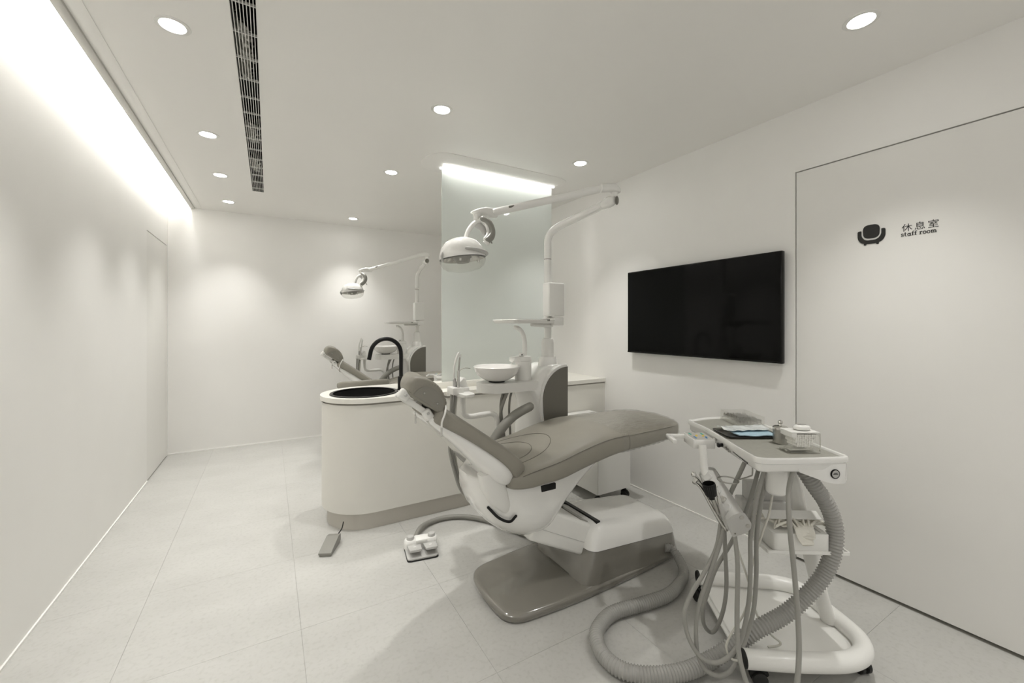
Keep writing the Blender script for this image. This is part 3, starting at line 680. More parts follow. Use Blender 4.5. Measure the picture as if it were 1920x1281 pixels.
# ================================================================== SPITTOON UNIT with pole
def unit():
    t = thing('spittoon_unit', 'white cuspidor column with porcelain bowl and tall lamp pole behind the near chair', 'spittoon unit', (1.56, 2.30, 0), group='white cuspidor columns')
    Y0, Y1 = 2.15, 2.45
    # column body: outline in XZ for front and back, lofted over z
    tab = [(0, 1.40), (.30, 1.405), (.55, 1.425), (.70, 1.444), (.78, 1.455), (.85, 1.447), (.90, 1.425), (.935, 1.405), (.945, 1.44), (.97, 1.445), (1.0, 1.455), (1.03, 1.475), (1.06, 1.51), (1.08, 1.545), (1.09, 1.58)]
    bm = bmesh.new(); R = []
    for z, xl in tab:
        dy = 0 if z < .95 else (z-.95)*.18
        xr = 1.674 if z < 1.05 else 1.674-(z-1.05)*.35
        r = .035 if z < .95 else .045
        R.append([Vector((p[0], p[1], z)) for p in rpoly([(xl, Y0+dy), (xr, Y0+dy), (xr, Y1-dy), (xl, Y1-dy)], [r*1.6, .012, .02, r*1.6], 5)])
    loft(bm, R); link('column_body', bm, 'white', t, ang=50)
    # dark side panel with arched edge
    pts = [(1.676, .35), (1.676, 1.078)]+[(1.676-.195*math.sin(a), .875+.203*math.cos(a)) for a in [PI/2*k/14 for k in range(1, 15)]]+[(1.484, .80), (1.492, .74), (1.49, .60), (1.48, .35)]
    fx = Matrix(((1, 0, 0, 0), (0, 0, -1, 0), (0, 1, 0, 0), (0, 0, 0, 1)))
    bm = bmesh.new(); prism(bm, pts, -Y0-.002, -Y0+.012, fx, bev=.001, seg=1); link('arched_panel', bm, 'taupe2', t)
    pts = [(1.676, .33), (1.676, 1.094)]+[(1.676-.211*math.sin(a), .878+.216*math.cos(a)) for a in [PI/2*k/14 for k in range(1, 15)]]+[(1.470, .80), (1.477, .74), (1.474, .60), (1.462, .33)]
    bm = bmesh.new(); prism(bm, pts, -Y0-.03, -Y0+.008, fx, bev=.010, seg=4); link('panel_rim', bm, 'white', t, ang=50)
    # neck, pole
    PX, PY = 1.609, 2.262
    PX = 1.603
    turned('neck', [(.070, 1.04), (.064, 1.09), (.056, 1.135), (.055, 1.138)], 'white', t, (PX, PY, 0), seg=36)
    turned('collar', [(.0415, 1.13), (.0415, 1.232), (.036, 1.256), (.027, 1.262), (.026, 1.262)], 'white2', t, (PX, PY, 0), seg=32)
    turned('pole', [(.0235, 1.25), (.0235, 1.785)], 'white2', t, (PX, PY, 0), seg=28)
    turned('pole_ring', [(.0245, 1.784), (.0245, 1.788)], 'taupe2', t, (PX, PY, 0), seg=28)
    # box on the pole
    box('pole_box', 1.545, 1.672, 2.166, 2.243, 1.405, 1.622, 'white2', t, bev=.010, seg=4)
    # folding tray and its clamp
    turned('clamp_collar', [(.034, 1.335), (.034, 1.40), (.026, 1.404)], 'white2', t, (PX, PY, 0), seg=28)
    box('clamp_block', PX-.02, PX+.058, PY-.10, PY-.02, 1.345, 1.398, 'white2', t, bev=.005)
    tp = rpoly([(1.20, 2.02), (1.42, 2.05), (1.60, 2.17), (1.60, 2.235), (1.42, 2.30), (1.20, 2.31)], [.04, .05, .01, .01, .05, .04], 5)
    bm = bmesh.new(); loft(bm, [[Vector((1.4+(p[0]-1.4)*k, 2.18+(p[1]-2.18)*k, z)) for p in tp] for z, k in ((1.358, .90), (1.362, .95), (1.378, 1), (1.381, .99), (1.381, .95), (1.372, .93))]); tr = link('swing_tray', bm, 'white2', t)
    box('tray_insert', 1.26, 1.50, 2.09, 2.27, 1.372, 1.384, 'grey', t, bev=.002)
    tube('tray_arm', [(1.42, 2.18, 1.352), (1.52, 2.19, 1.345), (1.60, 2.22, 1.345)], .012, 'white2', t, seg=10)
    # bowl platform
    bm = bmesh.new(); pl = rpoly([(1.10, 2.165), (1.462, 2.165), (1.462, 2.375), (1.10, 2.375)], [.10, .01, .01, .10], 10); prism(bm, pl, .938, .995, bev=.006, seg=3); link('bowl_shelf', bm, 'white2', t)
    turned('bowl_foot', [(.052, .992), (.050, 1.0), (.046, 1.004)], 'black', t, (1.222, 2.27, 0), seg=36)
    b = turned('spittoon_bowl', [(0, 1.012), (.04, 1.014), (.085, 1.030), (.115, 1.052), (.134, 1.083), (.137, 1.0915), (.142, 1.0935), (.1455, 1.090), (.143, 1.082), (.130, 1.052), (.105, 1.026), (.075, 1.008), (.05, 1.002), (0, 1.0)], 'porc', t, (1.222, 2.27, 0), seg=56, close=False)
    turned('cup_block', [(.0535, .992), (.0535, 1.118)], 'white2', t, (1.415, 2.27, 0), seg=36)
    turned('cup_block_ring', [(.0525, 1.117), (.0525, 1.120)], 'taupe2', t, (1.415, 2.27, 0), seg=36)
    turned('cup_block_cap', [(.0545, 1.119), (.0545, 1.138), (.050, 1.146), (.03, 1.150)], 'white2', t, (1.415, 2.27, 0), seg=36)
    box('cup_sensor', 1.325, 1.40, 2.235, 2.30, 1.112, 1.146, 'white2', t, bev=.010, seg=3)
    tube('cup_filler', [(1.425, 2.27, 1.14), (1.428, 2.27, 1.20), (1.425, 2.27, 1.255), (1.408, 2.27, 1.30), (1.378, 2.27, 1.328), (1.352, 2.265, 1.333)], lambda u: .0165-.004*u, 'white2', t, seg=14, ends=True)
    box('filler_button', 1.375, 1.40, 2.235, 2.26, 1.150, 1.170, 'white2', t, bev=.003); box('filler_indicator', 1.381, 1.388, 2.2335, 2.236, 1.155, 1.163, 'black', t)
    tube('bowl_rinse_pipe', [(1.345, 2.25, 1.125), (1.325, 2.24, 1.118), (1.305, 2.24, 1.103)], .004, 'white2', t, seg=8)
    # assistant arm with holder and hoses
    tube('holder_arm', [(.963, 2.2, .955), (.963, 2.2, .87), (.975, 2.2, .828), (1.02, 2.2, .815), (1.09, 2.2, .818), (1.155, 2.2, .815), (1.185, 2.2, .78), (1.192, 2.2, .70), (1.20, 2.22, .50), (1.30, 2.25, .40), (1.42, 2.28, .38)], .0155, 'white2', t, seg=14, n=6)
    tube('arm_sleeve', [(1.045, 2.2, .816), (1.11, 2.2, .8185)], .0165, 'whitemetal', t, seg=14)
    bm = bmesh.new()
    prism(bm, rpoly([(.905, 2.03), (.975, 2.05), (.985, 2.30), (.915, 2.33), (.885, 2.19)], .03, 5), .955, .972, bev=.003)
    bbox(bm, .925, .982, 2.15, 2.25, .945, .995, .006, 2); bbox(bm, .895, .935, 2.12, 2.21, .955, 1.0, .006, 2); bbox(bm, .860, .893, 2.10, 2.19, .965, 1.005, .006, 2)
    prism(bm, [(.925, .99), (.982, .99), (.965, 1.045), (.953, 1.047), (.915, 1.01)], -2.235, -2.165, fx, bev=.004)
    link('instrument_holder', bm, 'white2', t)
    H = [[(.870, 2.14, .965), (.866, 2.15, .815), (.861, 2.15, .662), (.89, 2.15, .53), (.931, 2.15, .418), (.997, 2.13, .353), (1.099, 2.05, .36)],
         [(.895, 2.15, .962), (.886, 2.16, .813), (.883, 2.16, .650), (.915, 2.16, .511), (.954, 2.15, .428), (1.014, 2.13, .383), (1.099, 2.05, .40)]]
    for h in H: tube('suction_hose', h, .0085, 'hosegrey', t, seg=10)
    tube('white_hose', [(.912, 2.17, .96), (.905, 2.18, .81), (.900, 2.17, .65), (.925, 2.17, .50), (.965, 2.16, .41), (1.02, 2.14, .372), (1.099, 2.05, .38)], .006, 'hosewhite', t, seg=8)
    for h, r in (([(1.272, 2.22, .940), (1.242, 2.22, .875), (1.223, 2.22, .812), (1.222, 2.22, .70), (1.26, 2.24, .5)], .010), ([(1.262, 2.25, .940), (1.243, 2.25, .87), (1.236, 2.24, .80), (1.250, 2.24, .70), (1.28, 2.24, .5)], .010), ([(1.315, 2.24, .940), (1.298, 2.24, .88), (1.293, 2.24, .80), (1.300, 2.24, .70), (1.31, 2.24, .5)], .007)):
        tube('drain_hose', h, r, 'grey', t, seg=10)
    return t
un1 = unit()
def tools():
    a = thing('saliva_ejector', 'white curved saliva ejector standing in the holder beside the cuspidor bowl', 'saliva ejector', (.90, 2.16, 1.0))
    tube('tip', [(.898, 2.165, 1.015), (.893, 2.165, 1.06), (.895, 2.165, 1.11), (.906, 2.165, 1.155), (.921, 2.165, 1.19)], .0062, 'white2', a, seg=10, ends=True)
    turned('valve', [(.009, 0), (.011, .02), (.009, .045), (.007, .055)], 'greyl', a, (.899, 2.165, .995), (-.05, 0, 1), seg=14)
    b = thing('suction_tube', 'straight grey high-volume suction tube with pale tip, right of the saliva ejector', 'suction tube', (.915, 2.16, 1.0))
    tube('barrel', [(.911, 2.165, 1.0), (.922, 2.168, 1.085), (.931, 2.17, 1.165)], .0048, 'steeld', b, seg=10)
    tube('tip', [(.931, 2.17, 1.165), (.9335, 2.17, 1.182)], .007, 'white', b, seg=10, n=2)
    c = thing('air_water_syringe', 'chrome air water syringe with thin bent nozzle in the assistant holder', 'syringe', (.912, 2.14, 1.0))
    tube('body', [(.909, 2.14, .995), (.909, 2.14, 1.04), (.909, 2.14, 1.088)], .0078, 'steel', c, seg=14, ends=True)
    tube('nozzle', [(.912, 2.14, 1.088), (.93, 2.145, 1.10), (.955, 2.15, 1.105), (.986, 2.15, 1.101)], .0022, 'steel', c, seg=8)
    for x in (.880, .925): pass
    return [a, b, c]
tl = tools()

# ================================================================== DENTAL LIGHT
def light():
    t = thing('dental_light', 'white jointed operating light reaching over the near chair from the pole top', 'operating light', (1.603, 2.262, 1.79), group='operating lights on poles')
    E = Vector((1.690, 1.715, 2.075)); C_OLD = Vector((.806, 1.85, 1.676)); HM = Matrix.Translation((.874, 2.003, 1.704)) @ Matrix.Scale(1.083, 4) @ Matrix.Translation(-C_OLD)
    # lower arm out of the pole
    low = [(1.603, 2.262, 1.788), (1.603, 2.262, 1.86), (1.603, 2.258, 1.92), (1.612, 2.225, 1.965), (1.628, 2.15, 1.993), (1.655, 1.97, 2.022), (1.682, 1.79, 2.052)]
    tube('lower_arm', low, .0245, 'white', t, seg=22, n=8)
    tube('elbow_socket', [(1.678, 1.80, 2.048), (1.687, 1.745, 2.058)], lambda u: .028+.004*math.sin(PI*u), 'white', t, seg=22, ends=True)
    turned('elbow_badge', [(0, .003), (.022, .002), (.0245, 0)], 'taupe2', t, (1.690, 1.712, 2.050), (.45, -1, -.12), seg=24)
    turned('elbow_pivot', [(.023, 2.072), (.019, 2.078), (.019, 2.094), (.021, 2.10)], 'white2', t, (1.692, 1.735, 0), seg=24)
    # upper knuckle
    bm = bmesh.new(); R = []
    for x, z, a, b in ((1.728, 2.112, .006, .006), (1.722, 2.114, .020, .014), (1.700, 2.120, .027, .021), (1.670, 2.124, .026, .024), (1.640, 2.118, .022, .024), (1.610, 2.112, .020, .024), (1.585, 2.106, .019, .023)):
        R.append(sring((x, 1.733, z), (0, 1, 0), (0, 0, 1), a, b, 3, 22))
    loft(bm, R); link('upper_knuckle', bm, 'white2', t, ang=60)
    UA = Vector((1.610, 1.735, 2.112)); UB = HM @ Vector((.985, 1.86, 1.920)); UB.y -= .008
    tube('upper_arm', [UA, UA.lerp(UB, .5), UB], .0205, 'white2', t, seg=22, ends=True)
    for p in (UA, UB): turned('arm_pin', [(0, .0012), (.003, .001), (.0034, 0)], 'black', t, p+Vector((0, -.0203, .0)), (-.2, -1, 0), seg=10)
    c = UA.lerp(UB, .80)
    tube('arm_insert', [c+Vector((.045, 0, .0235)), c+Vector((0, 0, .009)), c+Vector((-.045, 0, -.004))], .0065, 'taupe2', t, seg=10, flat=1.6, ends=True)
    before = set(bpy.data.objects)
    bm = bmesh.new(); R = []
    for x, z, a, b in ((1.00, 1.918, .019, .023), (.965, 1.916, .020, .024), (.935, 1.918, .022, .022), (.905, 1.914, .025, .016), (.880, 1.908, .024, .012), (.862, 1.905, .012, .005)):
        R.append(sring((x, 1.865, z), (0, 1, 0), (0, 0, 1), a, b, 3, 22))
    loft(bm, R); link('front_knuckle', bm, 'white2', t, ang=60)
    turned('pivot', [(.019, 1.862), (.019, 1.885), (.021, 1.887), (.021, 1.90)], 'white2', t, (.892, 1.865, 0), seg=24)
    bm = bmesh.new(); bbox(bm, .884, .893, 1.8445, 1.847, 1.868, 1.886, 0); link('warning_label', bm, 'cotton', t)
    # yoke
    def flat_arc(name, pts, rad, m, fl): return tube(name, pts, rad, m, t, seg=16, n=6, flat=fl, ends=True)
    flat_arc('yoke_arm', [(.905, 1.845, 1.862), (.870, 1.85, 1.848), (.842, 1.855, 1.812), (.830, 1.86, 1.775)], .012, 'white2', 1.5)
    flat_arc('handle_loop', [(.908, 1.83, 1.868), (.930, 1.81, 1.848), (.938, 1.795, 1.812), (.928, 1.78, 1.778), (.902, 1.77, 1.752)], lambda u: .017-.003*u, 'grey', 1.3)
    flat_arc('white_loop', [(.898, 1.838, 1.866), (.916, 1.82, 1.845), (.921, 1.80, 1.81), (.912, 1.785, 1.780), (.893, 1.775, 1.757)], .010, 'white2', 1.4)
    tube('hub_block', [(.880, 1.85, 1.845), (.905, 1.84, 1.828), (.918, 1.83, 1.805)], .016, 'greyl', t, seg=12, ends=True)
    tube('toggle_rod', [(.928, 1.83, 1.795), (.952, 1.82, 1.752)], .0028, 'taupe2', t, seg=8)
    # head
    C = Vector((.806, 1.85, 1.676)); ax = Vector((-.10, .05, 1)).normalized()
    dome = turned('lamp_shell', [(.112, -.008), (.113, .0), (.110, .018), (.100, .046), (.082, .070), (.055, .086), (.025, .093), (0, .094)], 'white', t, C, ax, seg=48, close=False)
    turned('reflector', [(.104, -.012), (.09, .012), (.06, .028), (.03, .034), (0, .035)], 'reflector', t, C, ax, seg=40, close=False)
    turned('bulb_housing', [(0, -.03), (.03, -.028), (.045, -.005), (.05, .02)], 'grey', t, C, ax, seg=24, close=False)
    turned('clear_cover', [(.111, -.006), (.110, -.024), (.100, -.046), (.080, -.060), (.045, -.068), (0, -.070)], 'lampglass', t, C, ax, seg=48, close=False)
    for a in (-2.1, -1.5, -.9):
        turned('bolt', [(0, .012), (.006, .011), (.007, 0)], 'steel', t, C+Vector((.085*math.cos(a), .085*math.sin(a), -.018)), (0, 0, -1), seg=12)
    pts = [C+Vector((.118*math.cos(a), .118*math.sin(a), .024-.010*(k/9))) for k, a in enumerate([math.radians(-105+k*11) for k in range(10)])]
    tube('grip_bar', pts, lambda u: .0035+.006*math.sin(PI*min(1, .15+u)), 'greyl', t, seg=12, n=3, flat=1.5, ends=True)
    tube('side_grip', [C+Vector((-.108, -.02, .008)), C+Vector((-.115, -.025, -.012)), C+Vector((-.108, -.02, -.030))], .006, 'greyl', t, seg=10, ends=True)
    turned('shell_joint', [(.016, -.006), (.016, .006), (.012, .010)], 'white2', t, (.898, 1.775, 1.742), (.5, -.5, .7), seg=20)
    W = WM[t.name]
    for o in set(bpy.data.objects)-before: o.data.transform(W.inverted() @ HM @ W)
    return t
dl1 = light()

# ================================================================== FOOT CONTROLS, CABINET, HOSES
def foot_control():
    t = thing('foot_control', 'white and grey twin pedal foot control on the floor before the counter', 'foot control', (.785, 2.40, 0))
    c = Vector((.785, 2.40, 0)); fr = frame(c, (.97, -.17, 0))
    bm = bmesh.new(); prism(bm, rpoly([(-.095, -.10), (.083, -.10), (.095, .085), (-.098, .085)], .02), 0, .008, fr, bev=.002); link('rubber_base', bm, 'blackrub', t)
    bm = bmesh.new(); prism(bm, rpoly([(-.093, -.098), (.081, -.098), (.093, .083), (-.096, .083)], .02), .008, .016, fr, bev=.003); link('base_plate', bm, 'greyl', t)
    bm = bmesh.new(); loft(bm, [[fr @ Vector((p[0]*k, .045+p[1]*k2, z)) for p in rpoly([(-.10, -.036), (.10, -.036), (.10, .036), (-.10, .036)], .034, 6)] for z, k, k2 in ((.014, 1, 1), (.045, 1, 1), (.056, .97, .93), (.062, .92, .8))]); link('housing', bm, 'whitemetal', t)
    bm = bmesh.new(); bbox(bm, -.034, .034, .005, .075, .050, .066, .006, 2, fr); link('centre_cover', bm, 'whitemetal', t)
    for sx in (-.062, .064): turned('knob', [(.0225, 0), (.0225, .014), (.019, .019), (0, .021)], 'greyl', t, fr @ Vector((sx, .045, .060)), seg=24)
    for sx in (-.045, .046):
        f2 = fr @ Matrix.Translation((sx, -.032, .043)) @ Matrix.Rotation(math.radians(-9), 4, 'X')
        bm = bmesh.new(); prism(bm, rpoly([(-.033, -.052), (.033, -.052), (.040, .052), (-.040, .052)], .010), -.006, .006, f2, bev=.003); p = link('pedal', bm, 'greyl', t)
        bm = bmesh.new(); prism(bm, [(.009*math.cos(a), .005*math.sin(a)) for a in [2*PI*k/12 for k in range(12)]], .006, .0066, f2); link('pedal_mark', bm, 'white2', p)
    return t
foot_control()
tag(tube('foot_control_hose', [(.775, 2.465, .035), (.795, 2.535, .035), (.86, 2.63, .03), (.95, 2.685, .022), (1.06, 2.69, .02), (1.18, 2.63, .02), (1.29, 2.49, .02), (1.36, 2.32, .02), (1.42, 2.17, .02), (1.46, 2.098, .022)], .0155, 'grey', seg=14), 'thick grey hose arching from the foot control to the chair base', 'hose')
t = thing('pedal_switch', 'small flat grey pedal switch on the floor beside the counter toe kick', 'pedal switch', (.315, 2.70, 0))
fr = frame((.312, 2.705, 0), (.48, -.24, 0)); fr = frame((.312, 2.705, 0), (.80, -.60, 0)) 
fr = frame((.315, 2.70, 0), (.90, -.43, 0))
bm = bmesh.new(); prism(bm, rpoly([(-.034, -.082), (.034, -.082), (.034, .082), (-.034, .082)], .004), 0, .012, fr, bev=.002); link('base', bm, 'grey', t)
bm = bmesh.new(); R = [[fr @ Vector(p) for p in ((-.036, y, .012), (.036, y, .012), (.036, y, z), (-.036, y, z))] for y, z in ((-.086, .022), (-.03, .038), (.045, .056), (.055, .056), (.086, .050))]; loft(bm, R); link('pedal', bm, 'greyl' if False else 'grey', t, smooth=False)
bm = bmesh.new()
for k in range(9): bbox(bm, -.030, .030, -.045+.010*k, -.041+.010*k, 0, .001, 0, 1, fr @ Matrix.Translation((0, 0, .0385)) @ Matrix.Rotation(math.radians(13.4), 4, 'X') @ Matrix.Translation((0, .026, 0)))
o = link('grip_ribs', bm, 'taupe2', t); o['kind'] = 'stuff'
tube('cable', [(.352, 2.765, .03), (.375, 2.79, .040), (.40, 2.825, .052), (.415, 2.866, .072)], .0035, 'black', t, seg=8)

# mobile cabinet behind the chair
t = thing('mobile_cabinet', 'white low cabinet on black casters between the chair and the television wall', 'cabinet', (2.265, 2.55, 0))
box('carcass', 2.098, 2.43, 2.325, 2.80, .082, .60, 'white2', t, bev=.003)
box('front_door', 2.100, 2.428, 2.316, 2.324, .086, .596, 'white2', t, bev=.001)
def caster(parent, x, y, r=.028, a=0, z=None):
    top = r*2+.025 if z is None else z
    c, s = math.cos(a), math.sin(a)
    wv = turned('caster_wheel', [(0, -.013), (r*.45, -.013), (r*.5, -.011), (r*.8, -.011), (r, -.007), (r, .007), (r*.8, .011), (r*.5, .011), (r*.45, .013), (0, .013)], 'blackrub', parent, (x, y, r), (c, s, 0), seg=22, close=False)
    fr = frame((x, y, r), (c, s, 0)); bm = bmesh.new()
    prism(bm, rpoly([(-.020, -.012), (.020, -.012), (.026, top-r), (-.026, top-r)], .006), -.018, .018, fr @ Matrix.Rotation(PI/2, 4, 'X') @ Matrix.Translation((0, 0, 0)), bev=.002)
    h = link('caster_fork', bm, 'black', wv)
    turned('hub_cap', [(0, .015), (r*.42, .0145), (r*.42, .0)], 'greyl', wv, (x, y, r), (c, s, 0), seg=16)
    return wv
def caster2(parent, x, y, r, a, top):
    """twin-disc caster with a hood"""
    c, s = math.cos(a), math.sin(a); ax = Vector((c, s, 0)); k = None
    for d_ in (-.014, .014):
        k = turned('caster_wheel', [(0, -.008), (r*.35, -.0085), (r*.8, -.0095), (r, -.006), (r, .006), (r*.8, .0095), (r*.35, .0085), (0, .008)], 'blackrub', parent, Vector((x, y, r))+ax*d_, (c, s, 0), seg=24, close=False)
    bm = bmesh.new(); fw = Vector((-s, c, 0)); P = [Vector((x, y, r))+fw*(r*1.04*math.cos(q))+Vector((0, 0, r*1.08*math.sin(q))) for q in [PI*(.12+.76*j/8) for j in range(9)]]
    sweep(bm, P, .011, 10, True); link('caster_hood', bm, 'black', parent)
    turned('caster_stem', [(.009, r*.9), (.009, top)], 'black', parent, (x, y, 0), seg=12)
for cx, cy in ((2.125, 2.345), (2.40, 2.345), (2.125, 2.77), (2.40, 2.77)): caster2(t, cx, cy, .027, .3, .085)

# ================================================================== INSTRUMENT CART
CZ = Vector((1.87, 1.0, 0)); E1 = Vector((.50, .866, 0)); E2 = Vector((.866, -.50, 0))
def cart():
    t = thing('instrument_cart', 'white wheeled instrument cart with grey-topped tray and U-shaped tube base', 'instrument cart', tuple(CZ), group='white instrument carts')
    # base
    base = [(1.535, .896, .1), (1.60, .848, .1), (1.68, .792, .1), (1.80, .718, .1), (1.877, .687, .1), (1.953, .684, .1), (2.017, .715, .1), (2.060, .775, .1), (2.105, .868, .1), (2.148, .955, .1), (2.155, 1.015, .1), (2.119, 1.076, .1), (2.054, 1.13, .1), (1.972, 1.19, .1), (1.90, 1.245, .1), (1.832, 1.298, .1)]
    bs = tube('base_tube', base, .033, 'whitemetal', t, seg=24, n=6)
    for a, b in ((0, 1), (-1, -2)):
        p = Vector(base[a]); q = Vector(base[b]); dr = (p-q).normalized(); turned('end_cap', [(.031, -.004), (.032, .004), (.028, .010), (0, .012)], 'blackrub', t, p, dr, seg=24)
    inner = [(p[0], p[1]) for p in base]
    cc = Vector((1.86, .98)); pl = [tuple(cc+(Vector(p)-cc)*.93) for p in inner]
    bm = bmesh.new(); prism(bm, pl, .070, .080, bev=.002); link('base_plate', bm, 'whitemetal', t)
    bm = bmesh.new(); prism(bm, [tuple(cc+(Vector(p)-cc)*1.0) for p in inner], .060, .068); link('under_rim', bm, 'white2', t)
    for x, y, a in ((1.585, .872, .9), (1.815, 1.285, -.3), (1.985, .700, -.4), (2.13, 1.05, .5)): caster2(t, x, y, .027, a, .07)
    # post
    tube('post', [(2.055, .838, .085), (2.02, .857, .22), (1.97, .886, .45), (1.905, .924, .76), (1.90, .927, .80)], .019, 'whitemetal', t, seg=20, n=6, flat=1.6)
    # lower shelf
    sh = []
    A = Vector((1.690, .892)); Bp = Vector((1.946, .724)); up = Vector((.50, .866))
    C = Bp+up*.20; Dp = A+up*.36
    q = [tuple(A), tuple(Bp), tuple(C), tuple(C+Vector((-.05, .19))), tuple(Dp)]
    bm = bmesh.new(); prism(bm, rpoly(q, [.006, .006, .01, .01, .01], 3), .452, .458, bev=.001); link('shelf', bm, 'whitemetal', t)
    bm = bmesh.new()
    for i in range(len(q)):
        a = Vector((*q[i], 0)); b = Vector((*q[(i+1) % len(q)], 0)); fr = frame((a+b)/2, b-a); L = (b-a).length/2; bbox(bm, -L, L, -.003, .003, .452, .466, .0015, 1, fr)
    link('shelf_rim', bm, 'whitemetal', t)
    # tray body
    rim = [(1.862, 1.384), (1.80, 1.245), (1.724, 1.125), (1.655, 1.030), (1.585, .920), (1.552, .866), (1.575, .833), (1.66, .786), (1.76, .735), (1.866, .690), (1.985, .895), (2.081, 1.045), (2.12, 1.16), (2.125, 1.29), (2.08, 1.345), (1.99, 1.378)]
    outer = rpoly(rim, [.008, .05, .03, .05, .03, .03, .03, .03, .03, .02, .05, .05, .04, .05, .03, .04], 5)
    cc3 = Vector((1.86, 1.03))
    def off(k, z, P=outer):
        out = []; n = len(P)
        for i, p in enumerate(P):
            a = Vector(P[i-1]); b = Vector(P[(i+1) % n]); dd = (b-a); 
            if dd.length < 1e-7: dd = Vector((1, 0))
            dd.normalize(); nn = Vector((-dd.y, dd.x)); p2 = Vector(p)+nn*k; out.append(Vector((p2.x, p2.y, z)))
        return out
    bm = bmesh.new(); loft(bm, [off(.030, .800), off(.018, .803), off(.010, .812), off(.008, .834), off(.001, .838), off(0, .854), off(.003, .859), off(.008, .8595), off(.012, .857), off(.014, .849)])
    link('tray_body', bm, 'white', t, ang=45)
    bm = bmesh.new(); prism(bm, [tuple(p[:2]) for p in off(.0155, 0)], .845, .8505); link('tray_mat', bm, 'mat', t)
    # right front drop panel with gauge
    fr = frame((1.72, .7617, 0), (.897, -.441, 0)); bm = bmesh.new()
    pf = [(-.05, .828), (-.04, .806), (.055, .770), (.095, .758), (.146, .757), (.151, .765), (.151, .834)]
    mm = fr @ Matrix(((1, 0, 0, 0), (0, 0, -1, 0), (0, 1, 0, 0), (0, 0, 0, 1)))
    prism(bm, rpoly(pf, [.002, .008, .015, .02, .008, .004, .002], 3), -.19, -.0045, mm, bev=.003); link('front_skirt', bm, 'white', t)
    g = turned('gauge', [(.0175, -.002), (.0175, .004), (.0155, .0055), (.0145, .003)], 'black', t, mm @ Vector((.103, .795, -.0045)), mm.to_3x3() @ Vector((0, 0, 1)), seg=28)
    turned('gauge_face', [(0, .0045), (.0142, .0045), (.0142, .003)], 'greyl', g, mm @ Vector((.103, .795, -.0045)), mm.to_3x3() @ Vector((0, 0, 1)), seg=24)
    bm = bmesh.new(); prism(bm, [(.093, .7945), (.112, .7945), (.112, .7965), (.093, .7965)], .0003, .0008, mm); prism(bm, [(.096, .798), (.109, .798), (.109, .800), (.096, .800)], .0003, .0008, mm); link('gauge_marks', bm, 'black', g)
    # fittings along the front-left edge
    def edge(s):   # along rim from (1.80,1.245) to (1.585,.92)
        a = Vector((1.80, 1.245, 0)); b = Vector((1.585, .920, 0)); return a.lerp(b, s)
    nl = Vector((-.834, .552, 0))
    turned('key_lock', [(0, .006), (.006, .006), (.0075, .002), (.0075, -.01)], 'steel', t, edge(.28)+nl*.0+Vector((0, 0, .832)), nl, seg=16)
    tube('key', [edge(.28)+nl*.008+Vector((0, 0, .832)), edge(.28)+nl*.014+Vector((0, 0, .822)), edge(.29)+nl*.013+Vector((0, 0, .812))], .002, 'steeld', t, seg=6)
    turned('control_knob', [(.0085, 0), (.0085, .012), (.0105, .013), (.0105, .020), (.0085, .022), (0, .022)], 'black', t, edge(.47)+nl*(-.004)+Vector((0, 0, .826)), nl, seg=10)
    for k in range(3): turned('small_fitting', [(0, .004), (.0035, .004), (.0045, -.006)], 'steeld', t, edge(.545+.045*k)+nl*(-.002)+Vector((0, 0, .824-.003*k)), nl, seg=10)
    bm = bmesh.new()
    for k in range(13):
        p = edge(.70+.024*k)+Vector((0, 0, .8235-.0007*k)); bbox(bm, -.0012, .0012, -.002, .009, -.002, .002, 0, 1, frame(p+nl*(-.0075), Vector((-.552, -.834, 0))))
    link('printed_marks', bm, 'black', t)
    # keypad
    kp = thing_part = None
    fr = frame((1.732, 1.208, .822), (-.552, -.834, 0)); bm = bmesh.new()
    prism(bm, rpoly([(-.068, .035), (-.068, -.062), (.058, -.062), (.058, .035)], .006), -.030, .010, fr, bev=.003)
    kp = link('keypad', bm, 'white', t)
    bm = bmesh.new(); prism(bm, rpoly([(-.062, .030), (-.062, -.056), (.052, -.056), (.052, .030)], .003), .010, .0112, fr); link('keypad_face', bm, 'padface', kp)
    keys = [(-.045, -.044, 'teal'), (-.030, -.044, 'teal'), (-.045, .016, 'teal'), (-.030, .016, 'teal'), (-.012, -.038, 'yel'), (-.012, -.006, 'yel'), (.0, -.026, 'yel'), (-.022, -.014, 'yel'), (.002, .006, 'yel'), (.018, -.046, 'bluek'), (.034, -.044, 'bluek'), (.014, .016, 'bluek'), (.030, .018, 'bluek')]
    keys = [(-.046, .012, 'teal'), (-.030, .012, 'teal'), (-.046, -.043, 'teal'), (-.030, -.043, 'teal'), (-.015, .010, 'yel'), (-.015, -.020, 'yel'), (.001, .002, 'yel'), (.000, -.028, 'yel'), (.015, .010, 'bluek'), (.032, .006, 'bluek'), (.016, -.042, 'bluek'), (.034, -.042, 'bluek')]
    for a, b, c in keys:
        bm = bmesh.new(); prism(bm, [(a+.0062*math.cos(q), b+.0048*math.sin(q)) for q in [2*PI*k/10 for k in range(10)]], .0112, .0128, fr); link('key_button', bm, c, kp)
    # handle
    bm = bmesh.new(); path = [fr @ Vector(p) for p in ((-.060, -.055, -.006), (-.060, -.118, -.006), (-.035, -.132, -.006), (.048, -.132, -.006))]
    bm = bmesh.new()
    bbox(bm, -.070, -.052, -.135, -.058, -.016, .004, .004, 2, fr); bbox(bm, -.070, .040, -.146, -.128, -.016, .004, .004, 2, fr); link('handle', bm, 'white', t)
    # arm down to the instrument holder
    tube('holder_arm', [(1.662, 1.160, .815), (1.655, 1.150, .76), (1.648, 1.140, .715), (1.640, 1.120, .675), (1.618, 1.090, .64)], .0165, 'whitemetal', t, seg=18, n=6)
    return t
ct = cart()
